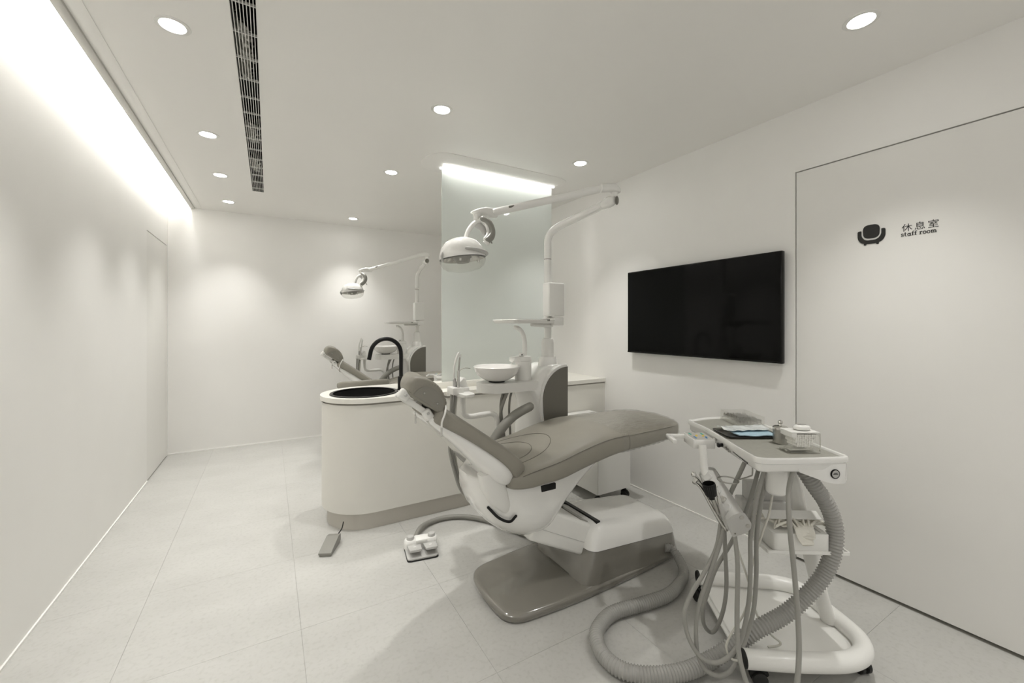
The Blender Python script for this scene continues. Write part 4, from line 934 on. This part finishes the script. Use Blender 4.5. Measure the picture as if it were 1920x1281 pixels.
def cart_tools():
    t = ct
    # instrument holder: half cylinder with scalloped rests and D-shaped end caps
    a = Vector((1.671, 1.129, .675)); b = Vector((1.510, .904, .604)); ax = (b-a).normalized()
    fr = frame(a, ax, (0, 0, 1)); L = (b-a).length
    prof = rpoly([(-.0475, .0165), (-.0145, -.058), (.041, -.031), (.0496, .002), (.0165, .0516), (-.0165, .0475)], [.006, .006, .014, .014, .022, .022], 4)
    mm = fr @ Matrix(((0, 0, 1, 0), (-1, 0, 0, 0), (0, -1, 0, 0), (0, 0, 0, 1)))
    mm = fr @ Matrix(((0, 0, 1, 0), (1, 0, 0, 0), (0, 1, 0, 0), (0, 0, 0, 1)))
    h = None
    bm = bmesh.new(); prism(bm, [(p[0]*.93, p[1]*.93) for p in prof], 0, L-.008, mm, bev=.002); h = link('instrument_holder', bm, 'greyl', t, ang=50)
    bm = bmesh.new(); prism(bm, prof, L-.012, L, mm, bev=.003); link('end_cap', bm, 'greyl', h, ang=50)
    bm = bmesh.new(); prism(bm, prof, -.010, 0, mm, bev=.003); link('end_cap', bm, 'greyl', h, ang=50)
    for p in ((.008, .032), (.034, -.004)): turned('cap_button', [(.0085, 0), (.0085, .0012), (.0075, .0018), (0, .0018)], 'padface', h, mm @ Vector((p[0], p[1], L)), ax, seg=20)
    turned('cap_screw', [(.0035, 0), (.0035, .001), (0, .001)], 'taupe2', h, mm @ Vector((-.008, -.040, L)), ax, seg=12)
    for k in range(5):
        nv = mm.to_3x3() @ Vector((-.66, .70, 0)); turned('finger_rest', [(0, .004), (.017, .003), (.0195, 0), (.0195, -.004)], 'padface' if k % 2 else 'greyl', h, mm @ Vector((-.0285, .0325, .045+.048*k)), nv, seg=20)
    # bracket ring (cup holder)
    rg = [(1.586+.040*math.cos(q)*.93, .994+.040*math.sin(q), .727) for q in [2*PI*k/24 for k in range(25)]]
    tube('cup_ring', [(1.672, .944, .800), (1.672, .944, .752), (1.664, .949, .742), (1.624, .972, .728)]+[(1.588+.038*math.cos(q), .994+.038*math.sin(q), .727) for q in [-.55+2*PI*k/20 for k in range(21)]], .0028, 'steeld', t, seg=8, n=3)
    turned('tray_hub', [(.030, .695), (.036, .702), (.037, .77), (.037, .802)], 'white2', t, (1.700, .868, 0), seg=32)
    # hoses
    HS = {
    'H1': [(1.544, 0.995, 0.574), (1.513, 0.995, 0.475), (1.457, 1.009, 0.386), (1.402, 1.023, 0.318), (1.365, 1.026, 0.261), (1.355, 1.014, 0.204), (1.361, 0.993, 0.155), (1.376, 0.966, 0.122), (1.405, 0.932, 0.112), (1.433, 0.899, 0.142), (1.483, 0.889, 0.175), (1.52, 0.887, 0.231), (1.552, 0.888, 0.329), (1.574, 0.896, 0.438), (1.592, 0.905, 0.551), (1.631, 0.902, 0.687), (1.679, 0.893, 0.809)],
    'H2': [(1.546, 0.983, 0.56), (1.518, 0.983, 0.494), (1.476, 0.993, 0.398), (1.431, 1.003, 0.304), (1.403, 1.003, 0.232), (1.389, 0.995, 0.161), (1.383, 0.982, 0.112), (1.393, 0.961, 0.073), (1.42, 0.929, 0.061), (1.471, 0.92, 0.056), (1.509, 0.917, 0.076), (1.555, 0.912, 0.132), (1.603, 0.903, 0.242), (1.631, 0.906, 0.375), (1.651, 0.915, 0.531), (1.689, 0.913, 0.681), (1.735, 0.907, 0.796)],
    'H3': [(1.574, 1.001, 0.546), (1.589, 1.006, 0.43), (1.605, 1.011, 0.287), (1.605, 1.025, 0.179), (1.591, 1.047, 0.095), (1.58, 1.067, 0.073), (1.553, 1.076, 0.109), (1.545, 1.075, 0.17), (1.555, 1.062, 0.246), (1.581, 1.04, 0.353), (1.632, 1.003, 0.467), (1.681, 0.968, 0.609), (1.72, 0.939, 0.789)],
    'H4': [(1.532, 0.933, 0.554), (1.516, 0.911, 0.447), (1.489, 0.897, 0.285), (1.464, 0.88, 0.208), (1.446, 0.859, 0.152), (1.44, 0.833, 0.097), (1.437, .800, .055), (1.437, .765, .035), (1.452, .728, .065), (1.488, 0.702, 0.14), (1.532, 0.71, 0.239), (1.56, 0.726, 0.345), (1.582, 0.747, 0.473), (1.601, 0.77, 0.607), (1.625, 0.788, 0.709), (1.661, 0.8, 0.766), (1.712, 0.804, 0.829)]}
    for k, v_ in HS.items(): tube('instrument_hose', v_, (.0079 if k != 'H4' else .0083), 'hosegrey', t, seg=12, n=6)
    T1 = [(1.744, 0.901, 0.695), (1.727, 0.907, 0.601), (1.699, 0.919, 0.518), (1.667, 0.932, 0.424), (1.649, 0.939, 0.352), (1.648, 0.934, 0.27), (1.673, 0.915, 0.178), (1.706, 0.891, 0.128), (1.734, 0.87, 0.10), (1.721, 0.873, 0.09), (1.684, 0.89, 0.088)]
    T2 = [(1.542, 0.95, 0.554), (1.556, 0.931, 0.477), (1.572, 0.909, 0.391), (1.573, 0.898, 0.336), (1.544, 0.903, 0.262), (1.491, 0.922, 0.189), (1.467, 0.925, 0.147), (1.475, 0.909, 0.114), (1.499, 0.883, 0.114)]
    tube('thin_tube', T1, .0042, 'hosewhite', t, seg=10, n=6); tube('thin_tube', T2, .0040, 'hosewhite', t, seg=10, n=6)
    # hidden side: two short hoses behind
    tube('instrument_hose', [(1.60, 1.02, .60), (1.628, 1.0, .68), (1.66, .965, .80)], .0085, 'grey', t, seg=12)
cart_tools()
# copies for the far side are taken before the loose things are added
def handpiece(name, label, pts, r, cat, extra=None):
    t = thing(name, label, cat, pts[-1], group=None)
    tube('body', pts, r, 'steel' if extra != 'air' else 'steeld', t, seg=14, n=5, ends=True)
    return t
h1 = handpiece('dental_handpiece', 'topmost silver handpiece with round ball head lying in the cart holder', [(1.437, 1.036, .760), (1.461, 1.021, .726), (1.492, 1.003, .672), (1.545, .985, .585)], lambda u: .0052+.003*u, 'handpiece')
turned('head', [(0, -.009), (.007, -.008), (.0098, 0), (.007, .008), (0, .009)], 'steel', h1, (1.434, 1.038, .764), (.4, .3, .9), seg=16, close=False)
h2 = handpiece('dental_handpiece', 'silver handpiece with bent neck just below the ball-headed one in the holder', [(1.421, 1.021, .741), (1.441, 1.008, .716), (1.468, .992, .660), (1.506, .975, .590), (1.53, .965, .555)], lambda u: .0050+.0035*u, 'handpiece')
turned('head', [(.0055, -.010), (.0088, -.008), (.0088, .008), (.0055, .010)], 'steel', h2, (1.419, 1.022, .745), (.9, .1, .5), seg=16)
h3 = handpiece('dental_handpiece', 'grey-sleeved handpiece nearest the camera, in front of the black cup', [(1.460, .964, .730), (1.468, .959, .705), (1.476, .955, .672)], lambda u: .0042+.0042*u, 'handpiece')
turned('head', [(.0045, -.009), (.0070, -.007), (.0070, .007), (.0045, .009)], 'steel', h3, (1.459, .965, .734), (.8, .2, .6), seg=16)
tube('sleeve', [(1.476, .955, .672), (1.492, .952, .635), (1.520, .948, .575)], lambda u: .0085+.0050*math.sin(u*PI*.7), 'greyl', h3, seg=14, ends=True)
k = thing('black_nozzle_cup', 'ribbed black cup nozzle held between the handpieces in the cart holder', 'nozzle', (1.447, .978, .70))
fr_ax = Vector((-.20, .10, 1)).normalized(); cpos = Vector((1.447, .972, .700))
turned('cup', [(.017, 0), (.0215, .008), (.0235, .048), (.0215, .050), (.0195, .014), (0, .010)], 'black', k, cpos, fr_ax, seg=32, close=False)
turned('cup_floor', [(0, .0), (.017, 0)], 'black', k, cpos, fr_ax, seg=24, close=False)
bm = bmesh.new()
for q in range(20):
    a = 2*PI*q/20; zz = fr_ax; xx = Vector((1, 0, 0)); xx = (xx-zz*xx.dot(zz)).normalized(); yy = zz.cross(xx); rv = xx*math.cos(a)+yy*math.sin(a)
    sweep(bm, [cpos+rv*.0205+zz*.008, cpos+rv*.0232+zz*.044], .0012, 5)
link('cup_ribs', bm, 'blackrub', k)
tube('neck', [cpos+Vector((.002, 0, .002)), cpos+Vector((.010, -.003, -.02)), cpos+Vector((.030, -.008, -.07))], .0075, 'steeld', k, seg=12)
turned('collar', [(.011, -.012), (.011, .0), (.014, .004)], 'black', k, cpos, fr_ax, seg=20)

# big ribbed suction hose from chair base round to the cart
hp_ = [(1.945, 1.60, .085), (1.975, 1.57, .075), (1.955, 1.50, .045), (1.895, 1.43, .034), (1.80, 1.385, .032), (1.667, 1.355, .032), (1.505, 1.375, .032), (1.358, 1.398, .032), (1.252, 1.37, .032), (1.185, 1.319, .032), (1.147, 1.23, .032), (1.165, 1.142, .032), (1.253, 1.067, .032), (1.37, 1.020, .034), (1.49, 1.000, .042), (1.575, .955, .100),
       (1.640, .905, .165), (1.745, .858, .215), (1.83, .818, .285), (1.885, .785, .365), (1.912, .765, .455), (1.925, .765, .55), (1.905, .783, .64), (1.87, .812, .71), (1.835, .845, .79)]
hp_[0] = (1.93, 1.585, .088)
path = catmull(hp_, 12)
# resample evenly
def resample(P, step):
    out = [P[0]]; acc = 0; last = P[0]
    for p in P[1:]:
        while (p-last).length >= step:
            last = last+(p-last).normalized()*step; out.append(last)
    return out
P = resample(path, .0026); bm = bmesh.new(); n = len(P)
def rr(u):
    i = u*(n-1); s = i*.0026; big = .0205+.0075*min(1, max(0, (s-.05)/.5))
    w_ = math.sin(2*PI*s/.0125); return big+.0032*(w_ if w_ > 0 else w_*.7)
sweep(bm, P, rr, 20)
big = tag(link('suction_hose', bm, 'corr', ang=180), 'thick grey ribbed hose looping on the floor from chair base up to the cart', 'hose')

# ------------------------------------------------------------------ things on the tray
TZ = .8508
def acr_box(bm, x0, x1, y0, y1, z0, z1, th, fr, lid=True):
    bbox(bm, x0, x1, y0, y1, z0, z0+th, 0, 1, fr)
    bbox(bm, x0, x0+th, y0, y1, z0+th, z1-th, 0, 1, fr); bbox(bm, x1-th, x1, y0, y1, z0+th, z1-th, 0, 1, fr)
    bbox(bm, x0+th, x1-th, y0, y0+th, z0+th, z1-th, 0, 1, fr); bbox(bm, x0+th, x1-th, y1-th, y1, z0+th, z1-th, 0, 1, fr)
    if lid: bbox(bm, x0, x1, y0, y1, z1-th, z1, 0, 1, fr)
t = thing('bur_organiser', 'clear acrylic bur block filled with rows of steel burs at the back of the tray', 'bur block', (2.065, 1.235, TZ))
fr = frame((2.068, 1.222, TZ), (.52, .854, 0))
bm = bmesh.new(); acr_box(bm, -.092, .092, -.062, .062, .0, .052, .0025, fr); link('acrylic_case', bm, 'clear', t)
bm = bmesh.new(); bbox(bm, -.088, .088, -.058, .058, .003, .016, .001, 1, fr); link('bur_block', bm, 'lampglass', t)
bm = bmesh.new(); rnd = random.Random(5)
for i in range(19):
    for j in range(7):
        a, b = -.082+i*.0091, -.050+j*.0166; hh = rnd.uniform(.016, .026)
        bbox(bm, a-.0008, a+.0008, b-.0008, b+.0008, .016, .016+hh, 0, 1, fr); bbox(bm, a-.0017, a+.0017, b-.0017, b+.0017, .016+hh*.55, .016+hh*.8, 0, 1, fr)
o = link('steel_burs', bm, 'steeld', t, smooth=False); o['kind'] = 'stuff'
t = thing('steel_instrument_tray', 'shallow dark-edged steel tray lying on the grey mat under wrapped supplies', 'metal tray', (1.86, 1.09, TZ))
fr = frame((1.868, 1.083, TZ), E2)
bm = bmesh.new(); loft(bm, [[fr @ Vector((p[0], p[1], z)) for p in rpoly([(-.115-k, -.072-k), (.115+k, -.072-k), (.115+k, .072+k), (-.115-k, .072+k)], .02+k, 4)] for z, k in ((0, -.006), (.006, -.001), (.009, .006), (.0105, .006), (.0105, .004), (.0085, -.001), (.002, -.007))]); link('tray', bm, 'steeld', t)
bm = bmesh.new(); pp = [Vector((*p, .0095)) for p in rpoly([(-.121, -.078), (.121, -.078), (.121, .078), (-.121, .078)], .026, 4)]; pp = [fr @ p for p in pp]; sweep(bm, pp+[pp[0]], .0017, 8); link('rolled_rim', bm, 'black', t)
fr = frame((1.875, 1.072, TZ+.0075), E2)
def sheet(name, w, d, z, amp, m, fr, par=None, seed=1, nx=18, ny=12, th=.0015):
    rn = random.Random(seed); ph = [rn.uniform(0, 6) for _ in range(4)]; bm = bmesh.new()
    def hz(a, b): return z+amp*(.5+.5*math.sin(a*60+ph[0]+b*25))*(.5+.5*math.sin(b*70+ph[1]))+amp*.3*math.sin(a*130+ph[2])*math.sin(b*150+ph[3])
    G = [[[bm.verts.new(fr @ Vector((-w/2+w*i/nx, -d/2+d*j/ny, hz(-w/2+w*i/nx, -d/2+d*j/ny)+dz))) for j in range(ny+1)] for i in range(nx+1)] for dz in (0, th)]
    for i in range(nx):
        for j in range(ny):
            bm.faces.new((G[1][i][j], G[1][i+1][j], G[1][i+1][j+1], G[1][i][j+1])); bm.faces.new((G[0][i][j], G[0][i][j+1], G[0][i+1][j+1], G[0][i+1][j]))
    for i in range(nx):
        for j in (0, ny): bm.faces.new((G[0][i][j], G[0][i+1][j], G[1][i+1][j], G[1][i][j]))
    for j in range(ny):
        for i in (0, nx): bm.faces.new((G[0][i][j], G[1][i][j], G[1][i][j+1], G[0][i][j+1]))
    return link(name, bm, m, par, ang=180)
tag(sheet('folded_bib', .175, .105, 0, .004, 'blue', fr @ Matrix.Translation((.012, -.004, 0)), th=.004), 'folded pale blue paper bib on the steel tray', 'paper bib')
tag(sheet('sterile_pouch', .215, .085, .012, .007, 'pouch', fr @ Matrix.Translation((-.002, .045, 0)) @ Matrix.Rotation(.10, 4, 'Z'), seed=4, th=.002), 'crinkled clear sterilisation pouch lying across the blue bib', 'pouch')
# canister with ball lid
t = thing('cotton_canister', 'small dark steel canister with a ball-knob lid behind the white dispenser', 'canister', (1.858, .932, TZ))
C0 = (1.858, .932, TZ)
turned('can', [(.026, 0), (.028, .002), (.028, .062), (.026, .064)], 'steeld', t, C0, seg=32)
turned('lid', [(.0285, .060), (.0285, .068), (.024, .072), (.006, .075), (.004, .080)], 'steel', t, C0, seg=32)
turned('ball_knob', [(0, .078), (.007, .081), (.010, .088), (.007, .095), (0, .098)], 'steel', t, C0, seg=20, close=False)
# cotton roll dispenser
t = thing('cotton_roll_dispenser', 'clear and white cotton roll dispenser full of rolls at the right tray corner', 'dispenser', (1.79, .82, TZ))
fr = frame((1.812, .835, TZ), (.866, -.50, 0)) @ Matrix.Scale(.90, 4)
bm = bmesh.new(); bbox(bm, -.068, .062, -.040, .040, 0, .006, .002, 1, fr); bbox(bm, -.078, .040, -.028, .028, .006, .020, .003, 1, fr); link('drawer_base', bm, 'lampglass', t)
bm = bmesh.new(); bbox(bm, -.060, .030, -.022, .022, .008, .014, .003, 1, fr); link('drawer', bm, 'white2', t)
bm = bmesh.new(); bbox(bm, -.062, -.0595, -.036, .036, .006, .086, 0, 1, fr); bbox(bm, .0595, .062, -.036, .036, .006, .086, 0, 1, fr); bbox(bm, -.0595, .0595, -.036, -.0335, .020, .086, 0, 1, fr); bbox(bm, -.0595, .0595, .0335, .036, .020, .086, 0, 1, fr); link('clear_body', bm, 'clear', t)
bm = bmesh.new(); bbox(bm, -.064, .058, -.038, .038, .086, .092, .002, 1, fr); bbox(bm, -.064, -.040, -.038, .038, .068, .088, .002, 1, fr); link('lid', bm, 'white2', t)
tube('steel_rod', [fr @ Vector((.060, -.036, .008)), fr @ Vector((.0615, -.036, .045)), fr @ Vector((.060, -.036, .084))], .0018, 'steel', t, seg=8)
roll = None; rnd = random.Random(2); cnt = 0
for r_ in range(6):
    zc = .031+.0088*r_; half = .034+.0042*r_; nn_ = int(2*half/.0098)
    for q in range(nn_):
        xx = -.004-half+.0049+(.0049 if r_ % 2 else 0)+.0098*q
        if xx > half-.004: continue
        if roll is None:
            me_o = turned('cotton_roll', [(.0018, -.030), (.0046, -.029), (.0046, .029), (.0018, .030)], 'cotton', None, (0, 0, 0), (0, 1, 0), seg=10); roll = me_o; roll.data.transform(Matrix.Translation((0, 0, -.0)))
            rm = roll.data; bpy.data.objects.remove(roll)
            vs_ = [v_.co for v_ in rm.vertices]; mid = Vector((sum(v_.x for v_ in vs_), sum(v_.y for v_ in vs_), sum(v_.z for v_ in vs_)))/len(vs_); rm.transform(Matrix.Translation(-mid))
        o = bpy.data.objects.new('cotton_roll', rm); COL.objects.link(o); o.parent = t
        loc = WM[t.name].inverted() @ (fr @ Vector((xx, rnd.uniform(-.002, .001), zc))); o.location = loc; o.rotation_euler = (0, 0, math.atan2(-.50, .866)); cnt += 1
t = thing('white_timer', 'white oval curing device with grey display lying on the cotton roll dispenser', 'timer', (1.79, .82, TZ+.092))
fr2 = fr @ Matrix.Translation((.008, .002, .093))
bm = bmesh.new(); loft(bm, [[fr2 @ Vector((.036*k*math.cos(a), .027*k*math.sin(a), z)) for a in [2*PI*j/28 for j in range(28)]] for z, k in ((0, .75), (.003, .93), (.010, 1), (.016, .93), (.020, .78), (.022, .5), (.0225, .2))]); link('shell', bm, 'white', t, ang=60)
bm = bmesh.new(); prism(bm, [(.019*math.cos(a), .010*math.sin(a)) for a in [2*PI*j/20 for j in range(20)]], .0205, .0235, fr2, bev=.0005); link('display', bm, 'grey', t)

# ------------------------------------------------------------------ things on the lower shelf
SZ = .4585
t = thing('glove_box', 'white open plastic box of latex gloves on the cart lower shelf', 'glove box', (1.83, .86, SZ))
fr = frame((1.834, .880, SZ), (.836, -.549, 0)); W, Dd, Hh = .105, .068, .072
bm = bmesh.new(); pts = rpoly([(-W, -Dd), (W, -Dd), (W, Dd), (-W, Dd)], [.022, .008, .008, .02], 4)
loft(bm, [[fr @ Vector((p[0]*k, p[1]*k, z)) for p in pts] for z, k in ((0, .97), (.003, 1), (Hh-.002, 1), (Hh, .98), (Hh, .80), (Hh-.004, .78))]); link('box', bm, 'white2', t)
bm = bmesh.new(); bbox(bm, -W-.002, W+.010, -.012, .030, 0, .003, .001, 1, fr @ Matrix.Translation((0, .0, Hh+.036)) @ Matrix.Rotation(math.radians(28), 4, 'X')); link('lid', bm, 'white2', t)
def glove(label, x, y, z, rz, ry=0, curl=0, s=1.):
    t = thing('latex_glove', label, 'glove', fr @ Vector((x, y, z)), group='latex gloves spilling from the box')
    m = fr @ Matrix.Translation((x, y, z)) @ Matrix.Rotation(rz, 4, 'Z') @ Matrix.Rotation(ry, 4, 'X') @ Matrix.Scale(s, 4)
    bm = bmesh.new(); R = []
    for q in range(9):
        u = q/8; w_ = .020+.006*math.sin(u*PI); R.append([m @ Vector((w_*math.cos(a), -.012-.045*u+.0, .0035+.004*math.sin(u*7)*1+.003*math.sin(a)-curl*u*u*.035)) for a in [2*PI*j/14 for j in range(14)]])
    loft(bm, R); b_ = link('palm', bm, 'glove', t, ang=180)
    for k_ in range(3):
        xx = -.013+.013*k_; ph = k_*1.7+rz*3
        pts = [m @ Vector((xx, .0-.012, .006)), m @ Vector((xx+.004*math.sin(ph), .016, .010+.004*math.sin(ph))), m @ Vector((xx+.008*math.cos(ph), .036, .008)), m @ Vector((xx+.010*math.sin(ph+1), .052, .002+.004*math.cos(ph)))]
        tube('finger', pts, lambda u: .0065-.0015*u, 'glove', t, seg=10, n=4, ends=True, flat=.7)
    return t
glove('glove folded back at the left end of the box opening', -.070, .012, Hh+.010, .9, 0, -.1, 1.1)
glove('glove lying in a loop left of the middle of the box opening', -.034, -.004, Hh+.010, 2.2, 0, .1, 1.2)
glove('glove hanging flat over the front edge of the box below the lid', .002, -.030, Hh+.012, .10, .10, 1.0, 1.2)
glove('glove right of the hanging one, spilling towards the front edge', .036, -.020, Hh+.012, -.35, .1, .5, 1.2)
glove('crumpled glove behind the hanging one in mid opening', .012, .020, Hh+.018, 1.4, 0, .1, 1.1)
glove('glove near the right end, fingers pointing to the shelf edge', .062, -.010, Hh+.010, -.9, 0, .3, 1.2)
glove('glove at the right end of the box opening under the lid tip', .085, .006, Hh+.008, -1.9, 0, .2, 1.0)
t = thing('dispenser_case', 'grey stepped plastic case standing behind the glove box on the lower shelf', 'case', (1.92, 1.08, SZ))
fr = frame((1.99, 1.045, SZ), (.80, -.60, 0))
bm = bmesh.new(); bbox(bm, -.135, .06, -.03, .05, 0, .085, .008, 3, fr); link('lower_case', bm, 'greyl', t)
bm = bmesh.new(); bbox(bm, -.105, .09, -.015, .045, .080, .165, .010, 3, fr); link('upper_case', bm, 'greyl', t)
box('latch', 0, .008, -.004, .004, 0, .012, 'black', t, bev=.001, mat=fr @ Matrix.Translation((-.085, -.018, .13)))

# ================================================================== OPERATOR STOOL behind the counter
t = thing('operator_stool', 'taupe stool with curved backrest just showing over the counter top', 'stool', (.76, 4.05, 0))
SO = Vector((.76, 4.05, -.0))
bm = bmesh.new(); R = []
for k in range(17):
    a = math.radians(180+(8+ (164)*k/16)); c = SO+Vector((.22*math.cos(a), .20*math.sin(a), .80)); nr = Vector((math.cos(a), math.sin(a), 0))
    hh = .055*math.sin(PI*(k+.6)/17.2)**.4
    R.append(sring(c, nr, (0, 0, 1), .016, hh, 3.2, 16))
loft(bm, R); link('backrest', bm, 'leather', t, ang=60)
tube('back_post', [SO+Vector((0, -.05, .52)), SO+Vector((0, -.17, .55)), SO+Vector((0, -.205, .66)), SO+Vector((0, -.20, .80))], .012, 'steel', t)
turned('seat', [(.16, .545), (.185, .56), (.19, .59), (.18, .615), (.12, .625), (0, .627)], 'leather', t, SO, seg=40)
turned('gas_column', [(.026, .10), (.026, .32), (.018, .325), (.018, .545)], 'steel', t, SO, seg=20)
for k in range(5):
    a = 2*PI*k/5+.3; tube('leg', [SO+Vector((.02*math.cos(a), .02*math.sin(a), .115)), SO+Vector((.14*math.cos(a), .14*math.sin(a), .10)), SO+Vector((.26*math.cos(a), .26*math.sin(a), .075))], lambda u: .018-.006*u, 'steel', t, seg=10)
    caster2(t, SO.x+.26*math.cos(a), SO.y+.26*math.sin(a), .025, a+1.2, .075)

# ================================================================== SECOND UNIT, beyond the counter
DL = (-.02, 2.80, -.012)
D2 = (-.02, 2.80, 0)
copy_tree(ch1, None, D2, 'far taupe dental chair beyond the counter, its headrest above the basin')
copy_tree(bc, None, D2, 'white bib cord hanging at the headrest of the far chair')
copy_tree(un1, None, (-.01, 2.80, 0), 'far white cuspidor column with bowl, seen behind the black tap')
fl2 = copy_tree(dl1, None, (-.01, 2.80, .02), 'far white operating light above the far chair, seen left of the glass'); fl2.rotation_euler.z = math.radians(-15)
for o_, lb in zip(tl, ('saliva ejector in the holder beside the far chair, mostly hidden by the tap', 'grey suction tube in the holder beside the far chair', 'chrome air water syringe in the holder beside the far chair')): copy_tree(o_, None, (-.01, 2.80, 0), lb)
copy_tree(ct, None, (-.18, 2.92, 0), 'far white instrument cart beyond the counter, behind the frosted glass edge')
